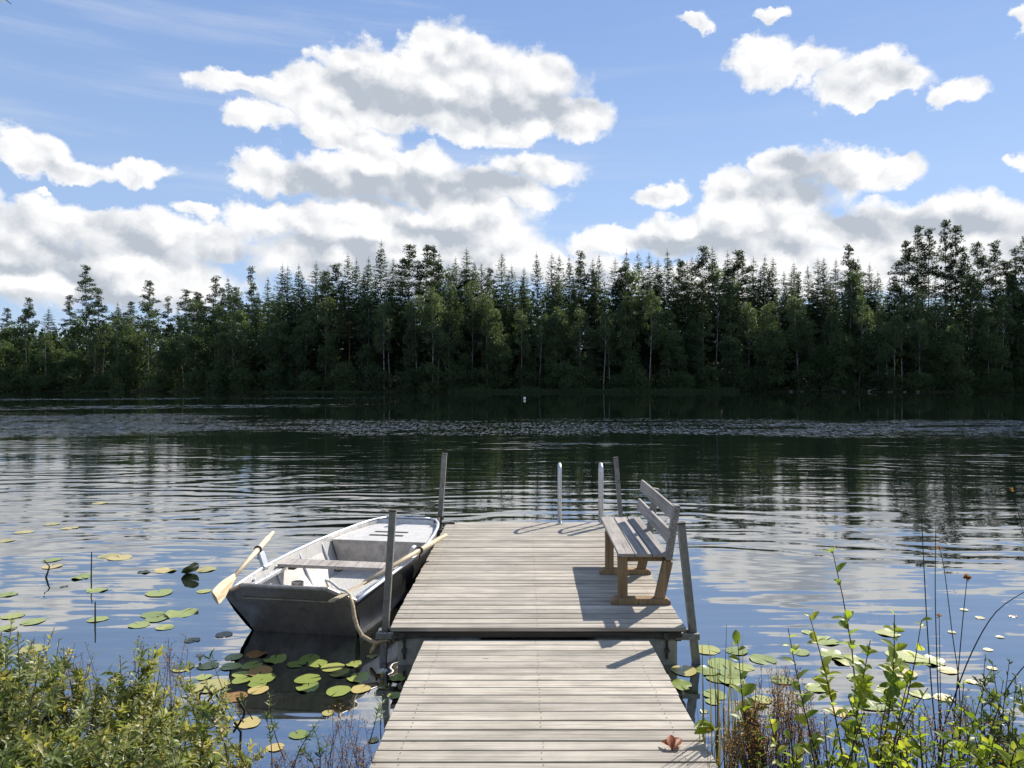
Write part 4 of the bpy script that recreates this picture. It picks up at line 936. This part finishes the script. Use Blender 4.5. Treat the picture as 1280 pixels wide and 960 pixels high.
def shrub(name, label, cat, base, tips, mat, seed, leaf=(.035, .012), per=60, t0=.25, up=.9, side=6, group=None, side_len=.22, hue=(0, 1), prof=OVAL, stem_r=.0045, twist=.35):
    """woody stems to the given tips, side twigs, leaves all the way up"""
    rng = np.random.default_rng(seed); root = thing(name, label, cat, base, group); base = Vector(base)
    sb = MB(); B = []; D = []; N = []; L = []; RN = []
    def dress(pts, n, lo, scale):
        ts = np.sort(rng.uniform(lo, 1, n)); pos, d = sample_line(pts, ts)
        a = np.arange(n) * 2.4 + rng.uniform(0, 6); ref = unit(np.cross(d, np.array([.3, .9, .1]))); r2 = np.cross(d, ref)
        out = ref * np.cos(a)[:, None] + r2 * np.sin(a)[:, None]
        D.append(unit(out + d * up + rng.normal(0, .2, (n, 3)))); B.append(pos); N.append(unit(d - out * .4 + rng.normal(0, twist, (n, 3))))
        L.append(leaf[0] * scale * rng.uniform(.6, 1.2, n) * (1 - .35 * np.clip((ts - .85) / .15, 0, 1))); RN.append(np.clip(rng.normal(rng.uniform(*hue), .14, n) + .12 * (ts - .5), 0, 1))
    for tip in tips:
        tip = Vector(tip); a = base + Vector((rng.normal(0, .05), rng.normal(0, .05), 0)); pts = stemline(a, tip, rng)
        Ls = (tip - a).length
        sb.tube(pts, [stem_r * (1 - .7 * i / 6) for i in range(7)], 5); dress(pts, per, t0, 1)
        for k in range(side):
            t = rng.uniform(t0, .85); p, d = sample_line(pts, np.array([t])); p = Vector(p[0]); d = Vector(d[0])
            o = Vector(rng.normal(0, 1, 3)); o = (o - d * o.dot(d)).normalized()
            e = p + (d * .8 + o * .75).normalized() * side_len * rng.uniform(.5, 1.2) * (1.15 - t * .5)
            q = stemline(p, e, rng, 4, .05); sb.tube(q, [stem_r * .55, stem_r * .45, stem_r * .35, stem_r * .2], 4); dress(q, max(4, int(per * .42)), .12, .9)
    o = sb.build('stems', M['stem'], root, loc=base)
    B, D, N, L, RN = map(np.concatenate, (B, D, N, L, RN)); W = L * leaf[1] / leaf[0]
    V, Fc, ix = leaves(B - np.array(base), D, N, L, W, prof)
    np_mesh('foliage', V, Fc, RN[ix], M[mat], root)
    return root
def bush(label, tops, d, seed, per=74, extra=13, hue=(.38, .85), leaf=(.050, .0165), mat='myrtle', name='bog_myrtle', cat='shrub', group='leafy shrubs on the near bank'):
    rng = np.random.default_rng(seed + 500); tips = [P(x, y, d + rng.uniform(-.25, .25)) for x, y in tops]
    cx = sum(t.x for t in tips) / len(tips)
    for _ in range(extra):
        q = tips[rng.integers(len(tips))]; tips.append(q + Vector((rng.normal(0, .10), rng.normal(0, .15), -abs(rng.normal(.16, .10)) - .02)))
    gz = ground_z(cx, d)
    return shrub(name, label, cat, (cx, d, max(gz, -.1)), tips, mat, seed, leaf, per, .2, group=group, hue=hue)
bush('tallest narrow leaved bush with its top shoot against the open water', [(15, 772), (8, 800), (40, 802), (-15, 790), (28, 820), (2, 790), (22, 795)], 3.55, 1)
bush('bushy leafy shrub with two upright shoots beside the tallest one', [(68, 784), (74, 798), (58, 812), (84, 828), (100, 850), (46, 840), (75, 845)], 3.45, 2)
bush('broad leafy shrub with pale highlights, nearest the lily pads', [(172, 798), (180, 806), (186, 812), (150, 820), (160, 845), (200, 838), (135, 850)], 3.5, 3)
bush('leafy shrub with thin twigs leaning towards the boat', [(222, 845), (236, 862), (205, 856), (250, 878), (215, 880)], 3.5, 4)
bush('low olive green shrub in front of the tall bush', [(20, 880), (-10, 868), (48, 890), (75, 900), (30, 905)], 2.95, 5, hue=(.4, .8))
bush('yellow green shrub with dry twigs between the taller ones', [(112, 868), (98, 890), (130, 885), (120, 905), (150, 905)], 3.1, 6, hue=(.45, .9))
bush('dense pale shrub at the bottom of the broad one', [(180, 880), (165, 900), (205, 895), (225, 905), (190, 915)], 3.05, 7, hue=(.4, .85))
bush('small bright yellow shoot at the bank edge', [(268, 922), (258, 915), (276, 935), (282, 920)], 3.5, 8, 40, 3, (.75, 1.0))
bush('low shrub filling the corner under the olive one', [(10, 930), (50, 935), (90, 940), (-20, 920)], 2.7, 9, hue=(.3, .8))
bush('low shrub at the frame edge under the pale one', [(140, 935), (180, 940), (215, 935), (250, 945), (110, 930)], 2.8, 10, hue=(.3, .8))
def sprig(label, base, tips, seed, per=26, leaf=(.042, .009), d=3.9, hue=(.3, .7), side=1, mat='willow', name='leafy_sprig', t0=.3):
    tp = [P(x, y, d + .03 * i) for i, (x, y) in enumerate(tips)]; b0 = P(*base, d)
    return shrub(name, label, 'plant', b0, tp, mat, seed, leaf, per, t0, group='sprigs at the water edge', side=side, side_len=.08, hue=hue, stem_r=.0035)
sprig('upright leafy sprig with yellow lower leaves between bushes and ramp', (346, 960), [(338, 868), (330, 890)], 21)
sprig('small leafy sprig leaning to the ramp', (385, 965), [(400, 900), (390, 905), (378, 935)], 22)
sprig('thin sprig with narrow leaves beside the ramp edge', (470, 925), [(480, 862), (474, 880)], 23, 18, d=4.3)
sprig('twisted sprig with a leafy head among the bent stems', (288, 905), [(264, 812), (256, 850)], 24, 16, d=4.1, t0=.6)
sprig('short leafy twig leaning over the orange pad', (292, 905), [(282, 866), (300, 870)], 25, 16, d=4.1, t0=.5)
bent = MB()
for q in ([(246, 905), (249, 870), (256, 858), (266, 868), (256, 882), (246, 876)], [(266, 895), (276, 885), (268, 862)], [(292, 915), (305, 895), (306, 888), (296, 872)], [(262, 868), (270, 866), (283, 902)], [(300, 945), (301, 915), (293, 903)]):
    bent.tube([P(x, y, 4.15) for x, y in q], .0075, 6)
o = bent.build('bent_stem', M['rush'], loc=P(262, 880, 4.15), smooth=True); tag(o, 'tangle of bent dark dead stems standing in the water', 'dead stems')

# sapling on the other bank
AL = ((0, .1), (.18, .62), (.45, 1.0), (.75, .8), (.93, .35), (1, .05))
def sapling(label, base, stems, d, seed, per=20, leaf=(.085, .055), name='alder_sapling', group=None, hue=(.3, .9), t0=.18, side=1, side_len=.16, cat='sapling'):
    rng = np.random.default_rng(seed); b0 = P(*base, d); b0.z = max(ground_z(b0.x, b0.y), -.1) if b0.z < .6 else b0.z
    tips = [P(x, y, d + rng.uniform(-.2, .2)) for x, y in stems]
    return shrub(name, label, cat, b0, tips, 'alder', seed, leaf, per, t0, .75, side, group, side_len, hue, AL, .006, .45)
sapling('tall bright alder sapling standing above all plants by the water', (1062, 965), [(1040, 686), (1118, 768), (1152, 775), (985, 785), (1012, 770), (1088, 800)], 3.45, 31, 30, (.072, .042), t0=.2, side=2)
sapling('small thin sapling beside the ramp and stake', (940, 960), [(922, 800), (945, 860)], 3.7, 32, 14, (.09, .055), t0=.3, side=0)
GB = 'broad leaved shrubs on the near bank'
for i, (lb, base, tips, d, lf) in enumerate((
    ('bright broad leaved shrub under the rush stems', (1120, 980), [(1110, 870), (1135, 850), (1150, 890), (1095, 905), (1160, 860), (1125, 915)], 3.2, .062),
    ('bright broad leaved shrub at the corner of the bank', (1220, 980), [(1205, 850), (1228, 865), (1250, 880), (1190, 885), (1240, 905), (1215, 905)], 3.1, .064),
    ('broad leaved shrub with a dry twig at the frame edge', (1285, 980), [(1275, 855), (1290, 870), (1262, 890), (1300, 880), (1270, 920)], 3.2, .062),
    ('low broad leaved shrub under the tall sapling', (1050, 985), [(1030, 890), (1060, 870), (1080, 890), (1010, 905), (1045, 915), (1075, 925)], 3.1, .06),
    ('low bright shrub between sapling and stake', (985, 985), [(960, 890), (985, 895), (1000, 920), (945, 915), (970, 930)], 3.2, .056),
    ('lowest bright shrub in front of the rush stems', (1160, 990), [(1150, 915), (1180, 920), (1130, 930), (1200, 935), (1100, 935)], 2.8, .055),
    ('lowest leafy shrub in the corner', (1250, 990), [(1240, 925), (1270, 935), (1290, 925), (1215, 940)], 2.75, .055))):
    sapling(lb, base, tips, d, 40 + i, 16, (lf * .78, lf * .46), 'broadleaf_shrub', GB, (.15, .9), .25, 2, .12, 'shrub')
bush('dark narrow leaved shoot rising over the broad leaves', [(1232, 818), (1240, 826), (1225, 850)], 3.5, 51, 36, 2, (.05, .35), (.042, .012))
bush('second dark narrow leaved shoot close to the frame edge', [(1262, 824), (1270, 845), (1254, 850)], 3.5, 52, 36, 2, (.05, .35), (.042, .012))
bush('reddish narrow shoot behind the alder sapling', [(1150, 862), (1143, 880), (1156, 885)], 3.6, 53, 26, 1, (.5, .95), (.03, .008))

rushes = [([(1176, 965), (1168, 900), (1160, 800), (1154, 690), (1152, 640)], .0042, 0, 'tallest straight dark rush stem with its bare tip over the ripples'),
 ([(1176, 950), (1172, 850), (1169, 740), (1170, 652)], .0038, 0, 'straight dark rush stem just beside the tallest one'),
 ([(1200, 880), (1190, 790), (1180, 710), (1174, 685)], .0034, 1, 'thin leaning rush stem with a small ragged head'),
 ([(1188, 955), (1196, 860), (1203, 780), (1209, 722)], .0042, 2, 'dark rush stem topped by a round brown seed head'),
 ([(1176, 925), (1175, 840), (1174, 770)], .0034, 1, 'short rush stem between the tallest two'),
 ([(1174, 935), (1190, 880), (1215, 815), (1245, 765), (1285, 737)], .0048, 0, 'long rush stem bending over in an arc'),
 ([(1300, 740), (1285, 690), (1274, 645), (1266, 612)], .0035, 1, 'rush stem leaning in from the frame edge'),
 ([(1255, 868), (1270, 845), (1290, 822)], .004, 0, 'short bare twig leaning off the corner shrub')]
for k, (q, r_, head, lb) in enumerate(rushes):
    d = 3.7 if k != 6 else 4.2; pts = [P(x, y, d) for x, y in q]
    if k != 7:
        a = pts[0].copy(); a.z = min(a.z, ground_z(a.x, a.y) - .02); a.x -= .02; pts = [a] + pts
    # smooth the run
    fine_ = []
    for i in range(len(pts) - 1):
        for t in (0, .25, .5, .75):
            p0_, p1_, p2_, p3_ = pts[max(i - 1, 0)], pts[i], pts[i + 1], pts[min(i + 2, len(pts) - 1)]
            fine_.append(.5 * ((2 * p1_) + (p2_ - p0_) * t + (2 * p0_ - 5 * p1_ + 4 * p2_ - p3_) * t * t + (3 * p1_ - p0_ - 3 * p2_ + p3_) * t ** 3))
    fine_.append(pts[-1]); t = thing('rush_stem' if k != 7 else 'bare_twig', lb, 'rush' if k != 7 else 'twig', pts[0], 'dark rush stems' if k != 7 else None)
    b = MB(); n_ = len(fine_); b.tube(fine_, [r_ * (1 - .6 * i / n_) for i in range(n_)], 6); b.build('stem', M['rush'], t, loc=pts[0], smooth=True)
    if head:
        rng = np.random.default_rng(k); nn = 26 if head == 2 else 10; sc = .022 if head == 2 else .016
        D = unit(rng.normal(0, 1, (nn, 3)) + np.array([0, 0, .5])); V, Fc, ix = leaves(np.tile(np.array(fine_[-1] - pts[0]), (nn, 1)), D, rng.normal(0, 1, (nn, 3)), np.full(nn, sc), np.full(nn, sc * .5), OVAL)
        np_mesh('seed_head', V, Fc, rng.uniform(0, .6, nn)[ix], M['heather'], t)
# sedge tuft beside the ramp
t = thing('sedge_tuft', 'upright green and brown sedge tuft beside the ramp and post', 'sedge', (P(898, 930, 4.05).x, 4.05, -.05)); rng = np.random.default_rng(9)
n = 34; B = np.stack([rng.normal(0, .05, n) + np.where(np.arange(n) % 3 == 0, .12, 0), rng.normal(0, .06, n), np.zeros(n)], -1)
V, Fc, ix = leaves(B, np.stack([rng.normal(0, .05, n), rng.normal(0, .05, n), np.ones(n)], -1), np.tile([0, -1.0, .0], (n, 1)) + rng.normal(0, .4, (n, 3)), rng.uniform(.35, .95, n), rng.uniform(.006, .011, n), ((0, 1), (.3, 1), (.6, .8), (.85, .45), (1, .05)), .3, .06)
np_mesh('blades', V, Fc, rng.uniform(0, 1, n)[ix], M['sedge'], t)
b = MB()
for k in range(4):
    x = rng.normal(0, .04); b.tube([(x, 0, 0), (x - .01, .0, .5), (x - .012 + rng.normal(0, .02), 0, rng.uniform(.75, 1.02))], [.004, .003, .001], 5)
b.build('dry_stalk', M['stem'], t)
# stake
b = MB(); b.tube([P(950, 960, 3.85), P(940, 905, 3.85), P(931, 878, 3.85)], [.042, .04, .036], 9)
o = b.build('wooden_stake', M['stake'], loc=P(945, 930, 3.85)); tag(o, 'old brown wooden stake leaning in the plants beside the ramp', 'stake')
# dry flower stalks, grasses
def dry(label, spots, d, n, seed, hmin=.12, spread=.10, kind='stuff', name='dry_grass', seedh=16):
    rng = np.random.default_rng(seed); sb = MB(); B = []; 
    for i in range(n):
        px, py = spots[rng.integers(len(spots))]; dd = d + rng.normal(0, .15); tip = P(px + rng.normal(0, 16), py + abs(rng.normal(0, 22)), dd)
        a = Vector((tip.x + rng.normal(0, .08), dd + rng.normal(0, .05), max(ground_z(tip.x, dd), -.05))); pts = stemline(a, tip, rng, 6, .05)
        sb.tube(pts, [.0022 * (1 - .12 * k) for k in range(6)], 4)
        for _ in range(seedh):
            t_ = rng.uniform(.72, 1); p, dr = sample_line(pts, np.array([t_])); off = rng.normal(0, 1, 3) * .022 * (1.15 - (t_ - .72) * 2); e = p[0] + off + np.array([0, 0, .012]); B.append(e)
            if rng.random() < .5: sb.tube([tuple(p[0]), tuple(e)], .0008, 3, False)
    B = np.array(B); m_ = len(B)
    V, Fc, ix = leaves(B, rng.normal(0, 1, (m_, 3)) + [0, 0, .4], rng.normal(0, 1, (m_, 3)), rng.uniform(.007, .014, m_), rng.uniform(.004, .008, m_), OVAL)
    o1 = np_mesh(name, V, Fc, rng.uniform(0, 1, m_)[ix], M['heather']); tag(o1, label, 'dry grass', kind='stuff')
    sb.build('stalks', M['stem'], o1); o1.children[0]['kind'] = 'stuff'
dry('reddish dry flower stalks beside the sapling', [(960, 850), (940, 880), (1000, 860), (980, 830), (1010, 890), (925, 905), (960, 910)], 3.7, 210, 61)
dry('thin dry flower stalks by the ramp', [(440, 920), (415, 935), (455, 940), (380, 945), (430, 880), (350, 940)], 3.9, 80, 62)
dry('thin reddish stalks between the bushes', [(118, 828), (125, 850), (195, 800), (98, 800), (60, 790), (235, 790)], 3.6, 50, 63)
dry('pale dry stalks behind the broad leaves', [(1180, 880), (1200, 865), (1080, 880), (1130, 880), (1260, 890)], 3.4, 70, 64)
# mossy leaf cover under the shrubs
rng = np.random.default_rng(71); n = 9000
x = np.concatenate([rng.uniform(-4.2, -.95, n // 2), rng.uniform(1.1, 4.2, n // 2)]); y = rng.uniform(1.2, 4.0, n)
keep = y < np.array([shore(a) + .15 for a in x]); x, y = x[keep], y[keep]; n = len(x)
B = np.stack([x, y, np.array([max(ground_z(a, q), 0) for a, q in zip(x, y)]) + rng.uniform(0, .14, n)], -1)
V, Fc, ix = leaves(B, unit(rng.normal(0, 1, (n, 3)) + [0, 0, .7]), rng.normal(0, 1, (n, 3)), rng.uniform(.03, .075, n), rng.uniform(.008, .025, n), OVAL)
o = np_mesh('ground_cover', V, Fc, rng.uniform(0, .9, n)[ix], M['myrtle']); tag(o, 'low leaves and moss covering the near bank', 'ground cover', kind='stuff')
# a grey dead branch and leaves on the planks
b = MB(); b.tube([P(80, 958, 3.0), P(98, 944, 3.05), P(112, 930, 3.1), P(118, 918, 3.12)], [.014, .016, .013, .006], 7)
M['driftwood'] = plain('bleached driftwood', (.25, .24, .22), (.5, .48, .45), 20, .9, .1, .4)
o = b.build('dead_branch', M['driftwood'], loc=P(98, 944, 3.05), smooth=True); tag(o, 'bleached dead branch stuck among the bushes', 'branch')
def zramp(y): return .245 + .0415 * (5.80 - y)
def flatleaf(name, label, px, py, n, L_, mat, seed, lift=.01, prof=AL):
    c = PZ(px, py, .31); rng = np.random.default_rng(seed); a = rng.uniform(-.8, .8, n) + (1.5 if seed == 1 else -2.2)
    c.z = zramp(c.y) + lift
    D = np.stack([np.cos(a), np.sin(a) * .8, rng.uniform(.1, .75, n)], -1); N = np.stack([rng.normal(0, .3, n), rng.normal(-.5, .3, n), np.ones(n)], -1)
    V, Fc, ix = leaves(rng.normal(0, .012, (n, 3)) * [1, 1, .2], D, N, np.full(n, L_) * rng.uniform(.8, 1.1, n), np.full(n, L_ * .5), prof, .35, .3)
    o = np_mesh(name, V, Fc, rng.uniform(0, 1, n)[ix], mat); o.location = c; tag(o, label, 'leaf'); return o
flatleaf('dead_leaf', 'curled red brown dead leaf lying on the ramp planks', 842, 942, 3, .10, M['deadleaf'], 1)
flatleaf('green_leaf', 'yellow green leaf hanging over the ramp edge', 893, 925, 3, .13, M['greenleaf'], 2, .06)
# upright bits in the water out from the bushes
for (q, lb) in (([(114, 722), (114.5, 690)], 'thin dark stalk standing upright in the open water'), ([(57, 722), (62, 708), (55, 700)], 'curled dark stalk in the water out from the bushes'), ([(119, 778), (119, 752)], 'short thin stalk in the water behind the bushes')):
    c = PZ(q[0][0], q[0][1], 0); b = MB(); b.tube([P(x, y + (2 if i == 0 else 0), c.y) for i, (x, y) in enumerate(q)], [.012, .008, .006][:len(q)] if len(q) == 3 else [.009, .006], 6)
    o = b.build('water_stalk', M['rush'], loc=c); tag(o, lb, 'stalk')
# birch outside the frame with one twig reaching in at the top
t = thing('young_birch', 'thin birch twig tip hanging in at the top corner of the sky', 'tree', (-4.6, 3.6, .2))
b = MB(); b.tube([(0, 0, -.3), (.05, .05, 2), (0, .2, 4.2), (.1, .3, 6.5)], [.06, .05, .035, .01], 8); b.build('trunk', M['bark_birch'], t)
tip = P(14, 5, 4.2) - Vector(t.location); pts = [(0, .2, 4.2), (.6, .4, 4.75), (1.2, .55, 4.65), tuple(tip)]
b = MB(); b.tube(pts, [.012, .008, .004, .002], 6); b.build('branch', M['stem'], t)
rng = np.random.default_rng(5); n = 60; ts = rng.uniform(.3, .97, n); pos, dd = sample_line(pts, ts)
V, Fc, ix = leaves(pos, rng.normal(0, 1, (n, 3)) + [0, 0, -.7], rng.normal(0, 1, (n, 3)), rng.uniform(.02, .035, n), rng.uniform(.014, .022, n), AL); np_mesh('crown', V, Fc, rng.uniform(0, 1, n)[ix], M['alder'], t)
